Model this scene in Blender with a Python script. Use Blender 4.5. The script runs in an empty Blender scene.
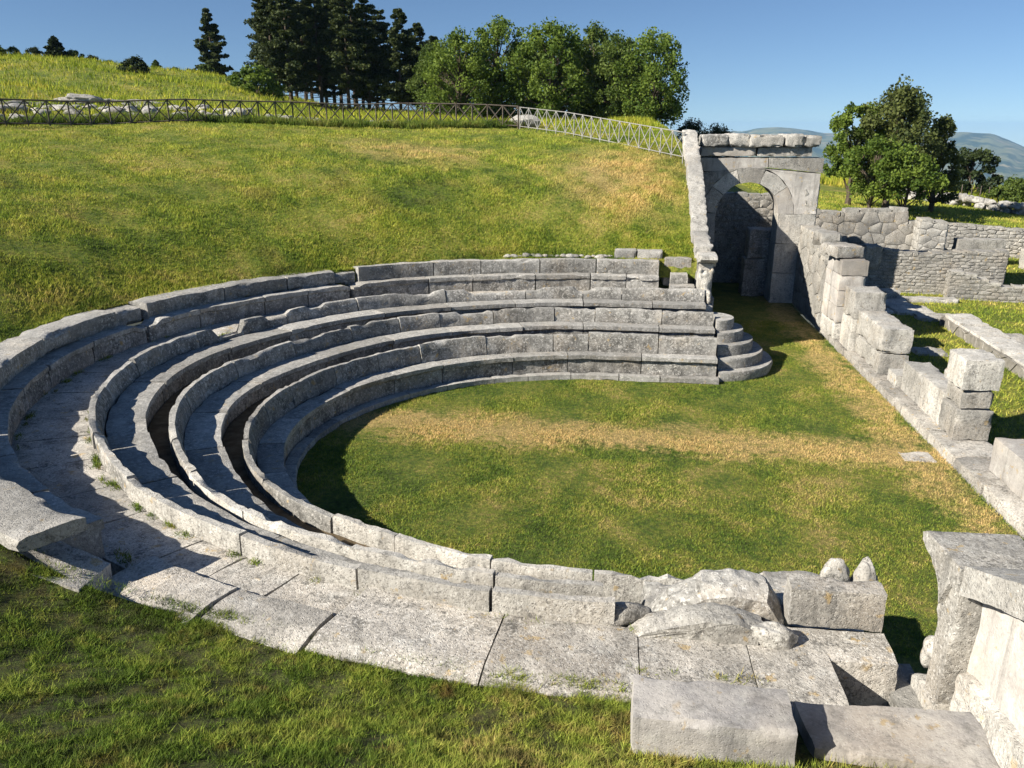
import bpy, bmesh, math, random
import numpy as np
from mathutils import Vector, Matrix, noise
R_ = math.radians
rnd = random.Random(11)
rng = np.random.default_rng(5)
scene = bpy.context.scene
COL = scene.collection

# ------------------------------------------------------------------ camera numbers (used for the camera only)
CAM = Vector((0.153, -15.164, 6.760)); PITCH = 18.586; YAW = -7.174; FPX = 769.56

# ------------------------------------------------------------------ node helpers
def new_mat(name):
    m = bpy.data.materials.new(name); m.use_nodes = True
    nt = m.node_tree; nt.nodes.clear()
    out = nt.nodes.new('ShaderNodeOutputMaterial'); b = nt.nodes.new('ShaderNodeBsdfPrincipled')
    nt.links.new(b.outputs[0], out.inputs[0])
    b.inputs['Roughness'].default_value = .9
    b.inputs['Specular IOR Level'].default_value = .2
    return m, nt, b
class N:
    def __init__(s, nt): s.nt = nt; s.pos = None
    def n(s, t, **k):
        x = s.nt.nodes.new(t)
        for a, v in k.items(): setattr(x, a, v)
        return x
    def l(s, a, b): s.nt.links.new(a, b)
    def P(s):
        if s.pos is None: s.pos = s.n('ShaderNodeNewGeometry').outputs['Position']
        return s.pos
    def noise(s, scale, detail=4, rough=.6, vec=None, dist=0.0):
        x = s.n('ShaderNodeTexNoise'); x.inputs['Scale'].default_value = scale
        x.inputs['Detail'].default_value = detail; x.inputs['Roughness'].default_value = rough
        x.inputs['Distortion'].default_value = dist
        s.l(vec or s.P(), x.inputs['Vector']); return x.outputs[0]
    def voro(s, scale, feat='F1', vec=None):
        x = s.n('ShaderNodeTexVoronoi', feature=feat); x.inputs['Scale'].default_value = scale
        s.l(vec or s.P(), x.inputs['Vector']); return x.outputs['Distance']
    def ramp(s, v, stops):
        x = s.n('ShaderNodeValToRGB'); e = x.color_ramp.elements
        while len(e) < len(stops): e.new(.5)
        for i, (p, c) in enumerate(stops):
            e[i].position = p; e[i].color = (c, c, c, 1) if not isinstance(c, tuple) else (*c, 1)
        s.l(v, x.inputs[0]); return x.outputs[0]
    def mix(s, f, a, b, mode='MIX'):
        x = s.n('ShaderNodeMix', data_type='RGBA', blend_type=mode)
        for sock, v in ((x.inputs[0], f), (x.inputs[6], a), (x.inputs[7], b)):
            if isinstance(v, tuple): sock.default_value = (*v, 1)
            elif isinstance(v, (int, float)): sock.default_value = v
            else: s.l(v, sock)
        return x.outputs[2]
    def math(s, op, a, b=0.0):
        x = s.n('ShaderNodeMath', operation=op)
        for sock, v in ((x.inputs[0], a), (x.inputs[1], b)):
            if isinstance(v, (int, float)): sock.default_value = v
            else: s.l(v, sock)
        return x.outputs[0]
    def bump(s, h, strength, dist, bsdf, prev=None):
        x = s.n('ShaderNodeBump'); x.inputs['Strength'].default_value = strength; x.inputs['Distance'].default_value = dist
        s.l(h, x.inputs['Height'])
        if prev is not None: s.l(prev, x.inputs['Normal'])
        if bsdf is not None: s.l(x.outputs[0], bsdf.inputs['Normal'])
        return x.outputs[0]

def stone_mat(name, light, dark, spot=.55, spotcol=(.07, .068, .062), white=.5, orange=.72, bump=.75, speck=1., worn_lit=0., sk=1.):
    m, nt, b = new_mat(name); g = N(nt)
    oi = g.n('ShaderNodeObjectInfo')
    off = g.n('ShaderNodeVectorMath', operation='MULTIPLY_ADD')
    g.l(g.P(), off.inputs[0]); off.inputs[1].default_value = (1, 1, 1)
    sc = g.n('ShaderNodeVectorMath', operation='SCALE'); sc.inputs[0].default_value = (17, 31, 23); g.l(oi.outputs['Random'], sc.inputs['Scale'])
    g.l(sc.outputs[0], off.inputs[2]); V = off.outputs[0]
    c = g.mix(g.ramp(g.noise(1.6, 6, .65, V), [(.36, 0.), (.64, 1.)]), light, dark)
    c = g.mix(g.ramp(g.noise(4.2, 5, .7, V), [(.52, 0.), (.70, white)]), c, (.60, .585, .54))
    warm = g.ramp(g.noise(.9, 3, .5, V), [(.5, 0.), (.75, .45)])
    c = g.mix(warm, c, (.44, .36, .27))
    # dark crusty lichen: blotches broken up by a fine grain
    blot = g.math('ADD', g.math('MULTIPLY', g.noise(3.1, 4, .6, V), .55), g.math('MULTIPLY', g.noise(19, 5, .75, V), .45))
    c = g.mix(g.ramp(blot, [(spot + .005, 0.), (spot + .075, .75)]), c, spotcol)
    fine = g.noise(24 * sk, 7, .82, V)
    c = g.mix(g.ramp(fine, [(.515, 0.), (.60, .78 * speck)]), c, (.085, .08, .072))
    c = g.mix(g.ramp(g.noise(31 * sk, 7, .82, V), [(.535, 0.), (.60, .8 * speck)]), c, (.66, .635, .59))
    c = g.mix(g.ramp(g.noise(2.3, 3, .5, V), [(orange, 0.), (orange + .05, .6)]), c, (.42, .27, .07))
    sv = g.n('ShaderNodeVectorMath', operation='MULTIPLY'); g.l(V, sv.inputs[0]); sv.inputs[1].default_value = (5.5, 5.5, .7)
    c = g.mix(g.ramp(g.noise(1., 6, .7, sv.outputs[0]), [(.52, 0.), (.70, .6)]), c, (.10, .097, .09))
    c = g.mix(g.ramp(g.noise(.55, 3, .5, V), [(.48, 0.), (.66, .45)]), c, (.17, .165, .155))
    c = g.mix(g.ramp(g.noise(5.5, 5, .6, V), [(.63, 0.), (.69, .55)]), c, (.40, .27, .09))
    if worn_lit:  # paler upward faces and edges: wear plus sunlit tops put into the colour
        geo = g.n('ShaderNodeNewGeometry'); sx = g.n('ShaderNodeSeparateXYZ'); g.l(geo.outputs['True Normal'], sx.inputs[0])
        wv = g.math('ADD', g.ramp(sx.outputs[2], [(.55, 0.), (.9, 1.)]), g.ramp(geo.outputs['Pointiness'], [(.52, 0.), (.60, .8)]))
        wv = g.math('MULTIPLY', g.math('MINIMUM', wv, 1.), g.ramp(g.noise(7, 5, .7, V), [(.3, .35), (.6, 1.)]))
        c = g.mix(g.math('MULTIPLY', wv, worn_lit), c, (.56, .545, .51))
    bri = g.math('ADD', g.math('MULTIPLY', oi.outputs['Random'], .46), .80)
    hs = g.n('ShaderNodeHueSaturation'); g.l(c, hs.inputs['Color']); g.l(bri, hs.inputs['Value'])
    g.l(hs.outputs[0], b.inputs['Base Color'])
    h = g.math('ADD', g.math('MULTIPLY', g.noise(9, 8, .7, V), .7), g.math('MULTIPLY', g.ramp(g.voro(34, vec=V), [(.0, 0.), (.35, 1.)]), .3))
    b1 = g.bump(h, bump, .045, None)
    g.bump(g.noise(85, 5, .75, V), bump * .7, .012, b, b1)
    return m

def grass_mat(name, kind, blades=False):
    m, nt, b = new_mat(name); g = N(nt)
    big = g.noise(.32, 4, .6); mid = g.noise(1.4, 5, .65); fin = g.noise(9, 4, .7)
    v = g.math('ADD', g.math('MULTIPLY', big, .36), g.math('ADD', g.math('MULTIPLY', mid, .36), g.math('MULTIPLY', fin, .34)))
    v = g.math('SUBTRACT', v, .03)
    pal = {'bank': [(.37, (.06, .10, .014)), (.445, (.155, .225, .026)), (.525, (.315, .34, .05)), (.62, (.50, .41, .12))],
           'near': [(.36, (.04, .06, .014)), (.45, (.12, .19, .026)), (.54, (.28, .33, .055)), (.64, (.44, .33, .12))],
           'lawn': [(.37, (.05, .085, .014)), (.45, (.115, .18, .026)), (.53, (.245, .27, .045)), (.61, (.44, .35, .12))],
           'field': [(.40, (.09, .15, .015)), (.48, (.22, .28, .025)), (.55, (.36, .36, .04)), (.62, (.44, .34, .085))]}[kind]
    c = g.ramp(v, pal)
    sep = g.n('ShaderNodeSeparateXYZ'); g.l(g.P(), sep.inputs[0])
    X, Y, Z = sep.outputs
    dry = (.60, .44, .18)
    def gauss(val, c0, w):
        d = g.math('DIVIDE', g.math('SUBTRACT', val, c0), w)
        return g.math('POWER', 2.718, g.math('MULTIPLY', g.math('MULTIPLY', d, d), -1.))
    if kind == 'lawn':
        wob = g.math('MULTIPLY', g.math('SUBTRACT', g.noise(.55, 9, .72), .5), 3.4)
        yy = g.math('ADD', Y, wob)
        s1 = gauss(g.math('SUBTRACT', yy, g.math('MULTIPLY', X, -.05)), 1.35, 1.0)
        s2 = g.math('MULTIPLY', gauss(g.math('ADD', X, wob), 6.9, .75), .8)
        s = g.math('MAXIMUM', s1, s2)
        s = g.math('MULTIPLY', s, g.ramp(g.noise(4.5, 7, .75), [(.32, .35), (.62, 1.25)]))
        c = g.mix(g.ramp(s, [(.30, 0.), (.85, .95)]), c, dry)
    if kind == 'bank':
        a = g.math('MULTIPLY', gauss(X, .5, 2.6), gauss(Y, 15., 3.4))
        a2 = g.math('MULTIPLY', gauss(X, -8., 3.2), gauss(Y, 16.5, 2.2))
        a = g.math('MAXIMUM', a, g.math('MULTIPLY', a2, .8))
        a = g.math('MULTIPLY', a, g.ramp(mid, [(.3, .3), (.6, 1.2)]))
        c = g.mix(g.ramp(a, [(.15, 0.), (.9, .85)]), c, dry)
        c = g.mix(g.ramp(g.noise(.55, 3, .5), [(.58, 0.), (.72, .5)]), c, (.27, .23, .055))
    if kind == 'near':
        c = g.mix(g.ramp(g.noise(3.4, 4, .65), [(.50, 0.), (.64, .75)]), c, (.045, .05, .018))
        c = g.mix(g.ramp(g.noise(5.2, 4, .65), [(.56, 0.), (.66, .7)]), c, (.30, .27, .07))
        c = g.mix(g.ramp(g.noise(2.1, 3, .55), [(.62, 0.), (.74, .65)]), c, (.20, .095, .035))
    if blades:
        at = g.n('ShaderNodeAttribute', attribute_name='tone')
        hs = g.n('ShaderNodeHueSaturation'); g.l(c, hs.inputs['Color'])
        g.l(g.math('ADD', g.math('MULTIPLY', at.outputs['Fac'], .9), .75), hs.inputs['Value'])
        hs.inputs['Saturation'].default_value = 1.0
        g.l(g.math('ADD', g.math('MULTIPLY', at.outputs['Fac'], -.03), .513), hs.inputs['Hue'])
        c = hs.outputs[0]
        g.l(c, b.inputs['Base Color'])
        tr = g.n('ShaderNodeBsdfTranslucent'); g.l(c, tr.inputs[0])
        mx = g.n('ShaderNodeMixShader'); mx.inputs[0].default_value = .3
        g.l(b.outputs[0], mx.inputs[1]); g.l(tr.outputs[0], mx.inputs[2])
        g.l(mx.outputs[0], [n for n in nt.nodes if n.type == 'OUTPUT_MATERIAL'][0].inputs[0])
    else:
        soil = g.mix(g.ramp(g.noise(14, 4, .7), [(.38, .1 if kind != 'near' else .45), (.62, .6 if kind != 'near' else .9)]), c, (.06, .055, .028))
        g.l(soil, b.inputs['Base Color'])
        b1 = g.bump(g.noise(6, 5, .7), .8, .12, None)
        g.bump(g.noise(38, 4, .8), .9, .05, b, b1)
    return m

def leaf_mat(name, a, bcol, trans=.35):
    m, nt, b = new_mat(name); g = N(nt)
    at = g.n('ShaderNodeAttribute', attribute_name='tone')
    c = g.mix(at.outputs['Fac'], a, bcol)
    g.l(c, b.inputs['Base Color']); b.inputs['Roughness'].default_value = .6
    tr = g.n('ShaderNodeBsdfTranslucent'); g.l(c, tr.inputs[0])
    mx = g.n('ShaderNodeMixShader'); mx.inputs[0].default_value = trans
    g.l(b.outputs[0], mx.inputs[1]); g.l(tr.outputs[0], mx.inputs[2])
    g.l(mx.outputs[0], [n for n in nt.nodes if n.type == 'OUTPUT_MATERIAL'][0].inputs[0])
    return m

def plain_mat(name, c1, c2, scale, bump=.4):
    m, nt, b = new_mat(name); g = N(nt)
    n = g.noise(scale, 5, .65)
    g.l(g.mix(g.ramp(n, [(.35, 0.), (.65, 1.)]), c1, c2), b.inputs['Base Color'])
    g.bump(g.noise(scale * 4, 5, .7), bump, .03, b)
    return m

M = {}
M['seat'] = stone_mat('seat limestone', (.31, .30, .28), (.15, .145, .135), .50, white=.5, speck=.95, worn_lit=.38, sk=.5)
M['pale'] = stone_mat('pale limestone', (.51, .485, .44), (.32, .305, .275), .55, white=.75, worn_lit=.2, sk=.8)
M['slab'] = stone_mat('slab limestone', (.50, .465, .415), (.29, .27, .24), .53, white=.75, orange=.68)
M['ruin'] = stone_mat('ruin limestone', (.40, .38, .34), (.23, .22, .20), .55, white=.5)
M['clean'] = stone_mat('pink limestone', (.47, .44, .405), (.33, .31, .29), .64, white=.6, bump=.3, speck=.3)
M['stained'] = stone_mat('stained limestone', (.52, .49, .455), (.30, .29, .29), .585, white=.6, bump=.3, speck=.4)
M['mortar'] = plain_mat('mortar', (.16, .15, .13), (.27, .25, .22), 6)
M['earth'] = plain_mat('earth', (.075, .055, .032), (.16, .125, .08), 5, .7)
M['bank'] = grass_mat('bank turf', 'bank'); M['bankb'] = grass_mat('bank blades', 'bank', True)
M['near'] = grass_mat('slope turf', 'near'); M['nearb'] = grass_mat('slope blades', 'near', True)
M['lawn'] = grass_mat('orchestra turf', 'lawn'); M['lawnb'] = grass_mat('orchestra blades', 'lawn', True)
M['field'] = grass_mat('field turf', 'field'); M['fieldb'] = grass_mat('field blades', 'field', True)
M['bark'] = plain_mat('bark', (.055, .042, .03), (.12, .095, .07), 8)
M['pine'] = leaf_mat('pine needles', (.016, .032, .011), (.10, .12, .035), .25)
M['leaf'] = leaf_mat('broad leaves', (.05, .10, .015), (.22, .29, .045), .4)
M['oak'] = leaf_mat('dark leaves', (.035, .07, .013), (.16, .21, .04))
M['yew'] = leaf_mat('conifer leaves', (.03, .05, .014), (.15, .17, .045), .3)
M['shrub'] = leaf_mat('shrub leaves', (.012, .024, .008), (.05, .07, .02), .25)
M['wood'] = plain_mat('dark wood', (.075, .062, .048), (.13, .11, .09), 10)
M['greywood'] = plain_mat('grey wood', (.24, .235, .22), (.36, .35, .33), 10)
M['valley'], nt_v, b_v = new_mat('valley'); g_v = N(nt_v)
c_v = g_v.mix(g_v.ramp(g_v.noise(.0035, 6, .7), [(.44, 0.), (.52, 1.)]), (.025, .05, .015), (.16, .17, .07))
c_v = g_v.mix(g_v.ramp(g_v.voro(.006), [(.12, 1.), (.3, 0.)]), c_v, (.28, .24, .13))
nt_v.links.new(c_v, b_v.inputs['Base Color'])

# ------------------------------------------------------------------ object helpers
def empty(name, loc=(0, 0, 0)):
    o = bpy.data.objects.new(name, None); COL.objects.link(o); o.location = loc; return o
def tag(o, label=None, cat=None, group=None, kind=None):
    if label: o['label'] = label
    if cat: o['category'] = cat
    if group: o['group'] = group
    if kind: o['kind'] = kind
    return o
def link(name, me, mat, parent=None):
    o = bpy.data.objects.new(name, me); COL.objects.link(o)
    me.materials.clear(); me.materials.append(mat)
    if parent is not None:
        o.parent = parent; o.matrix_parent_inverse = Matrix.Translation(-Vector(parent.location))
    return o
def place_origin(o):
    """put the object's origin at the base centre of its mesh"""
    me = o.data; n = len(me.vertices); co = np.empty(n * 3); me.vertices.foreach_get('co', co); co = co.reshape(-1, 3)
    c = Vector(((co[:, 0].min() + co[:, 0].max()) / 2, (co[:, 1].min() + co[:, 1].max()) / 2, co[:, 2].min()))
    me.transform(Matrix.Translation(-c)); o.location = c
    return o
def solo(o, label, cat, group=None):
    place_origin(o); return tag(o, label, cat, group)

def roughen(bm, amp, chip, freq=2.2, edge=None, seed=0., pin=None):
    bm.normal_update()
    off = Vector((seed * 3.7, seed * 1.9, seed * 5.3))
    mv = []
    for v in bm.verts:
        p = v.co * freq + off
        d = noise.fractal(p, .75, 2.1, 5) * amp
        if edge is not None and v in edge:
            d -= chip * (.3 + max(0, noise.noise(v.co * 6.1 + off) * 1.6 + .1) + max(0, noise.noise(v.co * 2.3 + off) - .18) * 7)
        w = v.normal * d
        if pin is not None and v in pin: w = w - pin[v] * w.dot(pin[v])
        mv.append(w)
    for v, d in zip(bm.verts, mv): v.co += d
def finish(bm, smooth=True, ang=42):
    bm.normal_update()
    me = bpy.data.meshes.new('m'); bm.to_mesh(me); bm.free()
    if smooth:
        me.polygons.foreach_set('use_smooth', [True] * len(me.polygons))
        me.set_sharp_from_angle(angle=R_(ang))
    return me

def box_bm(f, n):
    """surface grid of a box mapped through f(u,v,w); returns bm, verts that lie on an edge"""
    bm = bmesh.new(); nu, nv, nw = n; idx = {}; edge = set()
    def V(i, j, k):
        key = (i, j, k)
        if key not in idx:
            idx[key] = bm.verts.new(f(i / nu, j / nv, k / nw))
            if (i in (0, nu)) + (j in (0, nv)) + (k in (0, nw)) >= 2: edge.add(idx[key])
        return idx[key]
    for i in range(nu):
        for j in range(nv):
            bm.faces.new((V(i, j, 0), V(i, j + 1, 0), V(i + 1, j + 1, 0), V(i + 1, j, 0)))
            bm.faces.new((V(i, j, nw), V(i + 1, j, nw), V(i + 1, j + 1, nw), V(i, j + 1, nw)))
    for i in range(nu):
        for k in range(nw):
            bm.faces.new((V(i, 0, k), V(i + 1, 0, k), V(i + 1, 0, k + 1), V(i, 0, k + 1)))
            bm.faces.new((V(i, nv, k), V(i, nv, k + 1), V(i + 1, nv, k + 1), V(i + 1, nv, k)))
    for j in range(nv):
        for k in range(nw):
            bm.faces.new((V(0, j, k), V(0, j, k + 1), V(0, j + 1, k + 1), V(0, j + 1, k)))
            bm.faces.new((V(nu, j, k), V(nu, j + 1, k), V(nu, j + 1, k + 1), V(nu, j, k + 1)))
    bmesh.ops.recalc_face_normals(bm, faces=bm.faces)
    return bm, edge
SEED = [0]
def block(name, x, y, z, mat, parent=None, rot=0., seg=.09, amp=.014, chip=.016, shear=None, taper=0., tilt=(0, 0)):
    """a weathered ashlar: x,y,z are (min,max) before turning by rot about its centre"""
    SEED[0] += 1
    cx, cy = (x[0] + x[1]) / 2, (y[0] + y[1]) / 2; ca, sa = math.cos(R_(rot)), math.sin(R_(rot))
    def f(u, v, w):
        px = (x[1] - x[0]) * (u - .5) * (1 - taper * w); py = (y[1] - y[0]) * (v - .5) * (1 - taper * w)
        pz = z[0] + (z[1] - z[0]) * w
        if w > 0: pz += (tilt[0] * px + tilt[1] * py) * w
        if shear: px += shear[0] * w; py += shear[1] * w
        return Vector((cx + px * ca - py * sa, cy + px * sa + py * ca, pz))
    n = [max(2, min(26, int(round((a[1] - a[0]) / seg)))) for a in (x, y, z)]
    bm, e = box_bm(f, n); roughen(bm, amp, chip, edge=e, seed=SEED[0])
    return link(name, finish(bm), mat, parent)
def quad_block(name, pts, z0, z1, mat, parent=None, seg=.1, amp=.016, chip=.018, dz=(0, 0, 0, 0)):
    """a slab over a plan quadrilateral pts (counter-clockwise), top corner offsets dz"""
    SEED[0] += 1; P = [Vector((p[0], p[1], 0)) for p in pts]
    def f(u, v, w):
        q = (P[0] * (1 - u) + P[1] * u) * (1 - v) + (P[3] * (1 - u) + P[2] * u) * v
        d = (dz[0] * (1 - u) + dz[1] * u) * (1 - v) + (dz[3] * (1 - u) + dz[2] * u) * v
        q.z = z0 + (z1 + d - z0) * w; return q
    L = [(P[1] - P[0]).length, (P[3] - P[0]).length, z1 - z0]
    n = [max(2, min(26, int(round(a / seg)))) for a in L]
    bm, e = box_bm(f, n); roughen(bm, amp, chip, edge=e, seed=SEED[0])
    return link(name, finish(bm), mat, parent)
def rock_mesh(size, seed, squash=(1, 1, .7), sub=3, rough=.35):
    bm = bmesh.new(); bmesh.ops.create_icosphere(bm, subdivisions=sub, radius=1)
    o = Vector((seed * 7.1, seed * 3.3, seed * 1.7))
    for v in bm.verts:
        d = 1 + rough * noise.noise(v.co * 1.1 + o) + rough * .5 * noise.noise(v.co * 2.6 + o) + rough * .25 * noise.noise(v.co * 6 + o)
        # facet: flatten towards a few planes
        for k in range(5):
            nrm = Vector((noise.noise(o + Vector((k, 0, 0))), noise.noise(o + Vector((0, k, 1))), noise.noise(o + Vector((2, 0, k))))).normalized()
            t = v.co.dot(nrm) * d
            if t > .72: d *= .72 / t * .6 + .4
        v.co = Vector((v.co.x * squash[0], v.co.y * squash[1], v.co.z * squash[2])) * d * size
    return finish(bm, True, 38)

# ------------------------------------------------------------------ ring curves of the cavea (p = degrees from the axis, +90 far horn, -90 near horn)
PP = np.arange(-90, 90.01, 1.0)
def ring_table(kn, off=0.):
    kp, kr = zip(*kn); t = np.interp(PP, kp, kr)
    k = np.hanning(21); k /= k.sum(); t2 = np.convolve(np.pad(t, 10, mode='edge'), k, 'valid')
    return t2 + off
B1 = ring_table([(-90, 6.13), (-75, 6.10), (-60, 6.18), (-45, 6.5), (-31, 6.8), (-12, 7.0), (0, 6.99), (21, 6.8), (34, 6.58), (53, 6.34), (71, 6.14), (90, 6.12)])
B2 = ring_table([(-90, 7.14), (-72, 7.22), (-48, 7.7), (-32, 7.92), (-15, 8.24), (-5, 8.38), (5, 8.3), (16, 8.05), (30, 7.89), (42, 7.76), (57, 7.46), (71, 7.26), (90, 7.14)])
B3 = ring_table([(-90, 8.16), (-75, 8.17), (-59, 8.38), (-49, 8.65), (-33, 9.02), (-25, 9.24), (-18, 9.46), (-6, 9.68), (1, 9.76), (8, 9.66), (17, 9.4), (30, 9.12), (41, 8.88), (54, 8.5), (65, 8.28), (75, 8.22), (90, 8.18)])
cosp = np.cos(np.radians(PP))
S1 = B1 - (.50 + .10 * cosp); S2 = B2 - (.55 + .22 * cosp); S3 = B3 - (.62 + .14 * cosp)
E0 = ring_table([(-90, 8.98), (-70, 9.1), (-56, 9.4), (-40, 10.0), (-27, 10.45), (-14, 10.8), (0, 11.0), (14, 10.72), (28, 10.25), (42, 9.85), (55, 9.5), (69, 9.12), (90, 8.96)])
UU = E0 + .36
def rf(tab, p):
    return np.interp(np.clip(p, -90, 90), PP, tab)
STEP = .12
def ringpt(tab, off, p):
    r = float(rf(tab, p)) + off
    if p > 90: return Vector(((p - 90) * STEP, r, 0))
    if p < -90: return Vector(((-90 - p) * STEP, -r, 0))
    a = R_(p); return Vector((-r * math.cos(a), r * math.sin(a), 0))

def sweep(name, prof, p0, p1, mat, parent=None, seg=.16, pseg=1.5, amp=.013, chip=.014, top=None, gap=.11, rag=False):
    """a curved ashlar with cross-section prof [(ring, offset, z)...] from p0 to p1; top(p) lowers the highest edge"""
    SEED[0] += 1
    pr = []; corner = []
    for i, a in enumerate(prof):
        b = prof[(i + 1) % len(prof)]
        L = math.hypot(float(rf(b[0], 0)) + b[1] - float(rf(a[0], 0)) - a[1], b[2] - a[2]); k = max(1, int(round(L / seg)))
        for j in range(k):
            pr.append((a, b, j / k)); corner.append(j == 0)
    zt = max(a[2] for a in prof)
    n = max(2, int(round(abs(p1 - p0) / pseg)))
    bm = bmesh.new(); rows = []; edge = set()
    for i in range(n + 1):
        p = p0 + gap + (p1 - p0 - 2 * gap) * i / n; row = []
        drop = top(p) if top else 0.
        for (a, b, t), c in zip(pr, corner):
            q = ringpt(a[0], a[1], p).lerp(ringpt(b[0], b[1], p), t); z = a[2] + (b[2] - a[2]) * t
            w = max(0., 1 - (zt - z) / .3)
            q.z = z - drop * w
            v = bm.verts.new(q); row.append(v)
            if c or (i in (0, n) and rag): edge.add(v)
        rows.append(row)
    m = len(pr); pin = {}
    for i, k in ((0, 1), (n, n - 1)):
        t = (rows[k][0].co - rows[i][0].co); t.z = 0; t.normalize()
        for v in rows[i]: pin[v] = t
    for i in range(n):
        for j in range(m):
            bm.faces.new((rows[i][j], rows[i][(j + 1) % m], rows[i + 1][(j + 1) % m], rows[i + 1][j]))
    bm.faces.new(rows[0][::-1]); bm.faces.new(rows[-1])
    bmesh.ops.recalc_face_normals(bm, faces=bm.faces)
    roughen(bm, amp, chip, edge=edge, seed=SEED[0], pin=pin)
    return link(name, finish(bm), mat, parent)
def splits(a, b, lo, hi, seed):
    r = random.Random(seed); out = [a]
    while out[-1] < b - hi * 1.25: out.append(out[-1] + r.uniform(lo, hi))
    if b - out[-1] > hi * 1.2: out.append((out[-1] + b) / 2)
    out.append(b); return list(zip(out[:-1], out[1:]))

# ------------------------------------------------------------------ the three lower rows
def notch(spots, jit, seed):
    def f(p):
        d = max(0., noise.noise(Vector((p * .16, seed, 0)))) * jit + max(0., noise.noise(Vector((p * .6, seed, 4)))) * jit * .6
        for c, w, h in spots:
            if abs(p - c) < w: d += h * min(1, (1 - abs(p - c) / w) * 7)
        return d
    return f
def bench_row(label, S, B, sz, bz, foot, fl_below, pe, ne, seed, notches, back_to):
    root = tag(empty('curved_stone_bench', (-float(rf(S, 0)), 0, foot)), label, 'stone bench', 'curved rows of stone benches with backrests')
    f = notch(notches, .05, seed)
    for a, b in splits(-90 - ne, 90 + pe, 12, 20, seed):
        jr = rnd.uniform(-.015, .015); jz = rnd.uniform(-.014, .008)
        sweep('seat_slab', [(S, .09, 0.), (S, .09, sz - .17), (S, jr, sz - .12 + jz), (S, jr, sz + jz), (B, -.09, sz + jz), (B, -.09, 0.)], a, b, M['seat'], root, seg=.11, top=lambda p: .15 * min(1, max(0, (-30 - p) / 25)))
    for a, b in splits(-90 - ne - .1, 90 + pe, 9, 18, seed + 7):
        jump = rnd.uniform(0, .05); jr = rnd.uniform(-.018, .018)
        sweep('backrest_slab', [(B, -.085 + jr, sz - .1), (B, -.085 + jr, sz + .12), (B, jr, bz), (B, .115 + jr, bz), (B, .135 + jr, foot - .1), (B, .14, max(0., foot - .3))], a, b, M['seat'] if b > -38 else M['pale'], root,
              seg=.09, pseg=1.0, amp=.016, chip=.02, top=lambda p, j=jump: f(p) + j)
    return root
r1 = bench_row('lowest curved bench row, its foot slab bordering the orchestra grass', S1, B1, .67, 1.185, .16, 0, 27, 15, 3, [(-97, 1.2, .06)], None)
for a, b in splits(-105, 117.5, 9, 14, 91):
    sweep('plinth_slab', [(S1, -.2, 0.), (S1, -.2, .15), (S1, .07, .15), (S1, .07, 0.)], a, b, M['seat'], r1, seg=.12)
r2 = bench_row('middle curved bench row, between the lowest row and the top row with broken backs', S2, B2, 1.256, 1.67, .84, 0, 27, 2, 14, [(24, 1.5, .05), (60, 3, .07)], None)
r3 = bench_row('highest curved bench row with a broken stepped backrest beside the walkway', S3, B3, 1.743, 2.11, 1.3, 0, 25.5, 3, 25, [(14.5, 2.6, .30), (24, 2.5, .12), (31, 1.6, .10), (52, 2.5, .1), (66, 5, .12), (74, 3, .1), (86, 2, .13)], None)
# earth footways between the rows
for B, S, z in ((B1, S2, .84), (B2, S3, 1.3)):
    bmo = sweep('path', [(B, .12, 0.), (B, .12, z), (S, .06, z), (S, .06, 0.)], -91, 116.5, M['earth'], None, pseg=3, amp=.02, chip=0)
    tag(bmo, kind='structure')
# ------------------------------------------------------------------ walkway pavement behind the top row
FO = ring_table([(-90, 9.36), (-83, 9.37), (-71, 9.48), (-62, 9.75), (-55, 9.9), (-45, 10.3), (-25, 10.8), (0, 11.2), (14, 10.9), (28, 10.5), (42, 10.1), (55, 9.7), (69, 9.3), (90, 9.2)])
parts = []
for a, b in splits(-73.2, 90 + 24, 4.5, 9, 41):
    parts.append(sweep('pavement', [(B3, .10, 1.2), (B3, .10, 1.80), (E0, .1, 1.80), (E0, .1, 1.2)], a, b, M['slab'], seg=.13, pseg=.8, amp=.02, chip=.02, gap=.1))
def join(objs):
    bm = bmesh.new()
    for o in objs: bm.from_mesh(o.data)
    base = objs[0]
    me = bpy.data.meshes.new('m'); bm.to_mesh(me); bm.free(); me.polygons.foreach_set('use_smooth', [True] * len(me.polygons)); me.set_sharp_from_angle(angle=R_(42))
    me.materials.append(objs[0].data.materials[0]); base.data = me
    for o in objs[1:]: bpy.data.objects.remove(o)
    return base
tag(join(parts), kind='structure')
# big paving slabs on the near side, one by one
near_cuts = [-110.5, -104.0, -95.0, -84.5, -73.5]
slab_lab = ['short paving slab at the end of the walkway beside the dark recess', 'weathered paving slab behind the smooth dressed block on the grass',
            'broad lichen-spotted paving slab between two long cracks in front of the long broken block', 'long pale paving slab touching the raised bench blocks']
for i, (a, b) in enumerate(zip(near_cuts[:-1], near_cuts[1:])):
    o = sweep('paving_slab', [(B3, .10, 1.3), (B3, .10, 1.80), (FO, -.22, 1.83), (FO, .0, 1.78), (FO, .02, 1.3)], a, b, M['slab'], seg=.09, pseg=.5, amp=.014, chip=.006, gap=.05, top=lambda p: -.08 * min(1, max(0, (p + 92) / 18)))
    solo(o, slab_lab[i], 'paving slab', 'large paving slabs along the near walkway')
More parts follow.
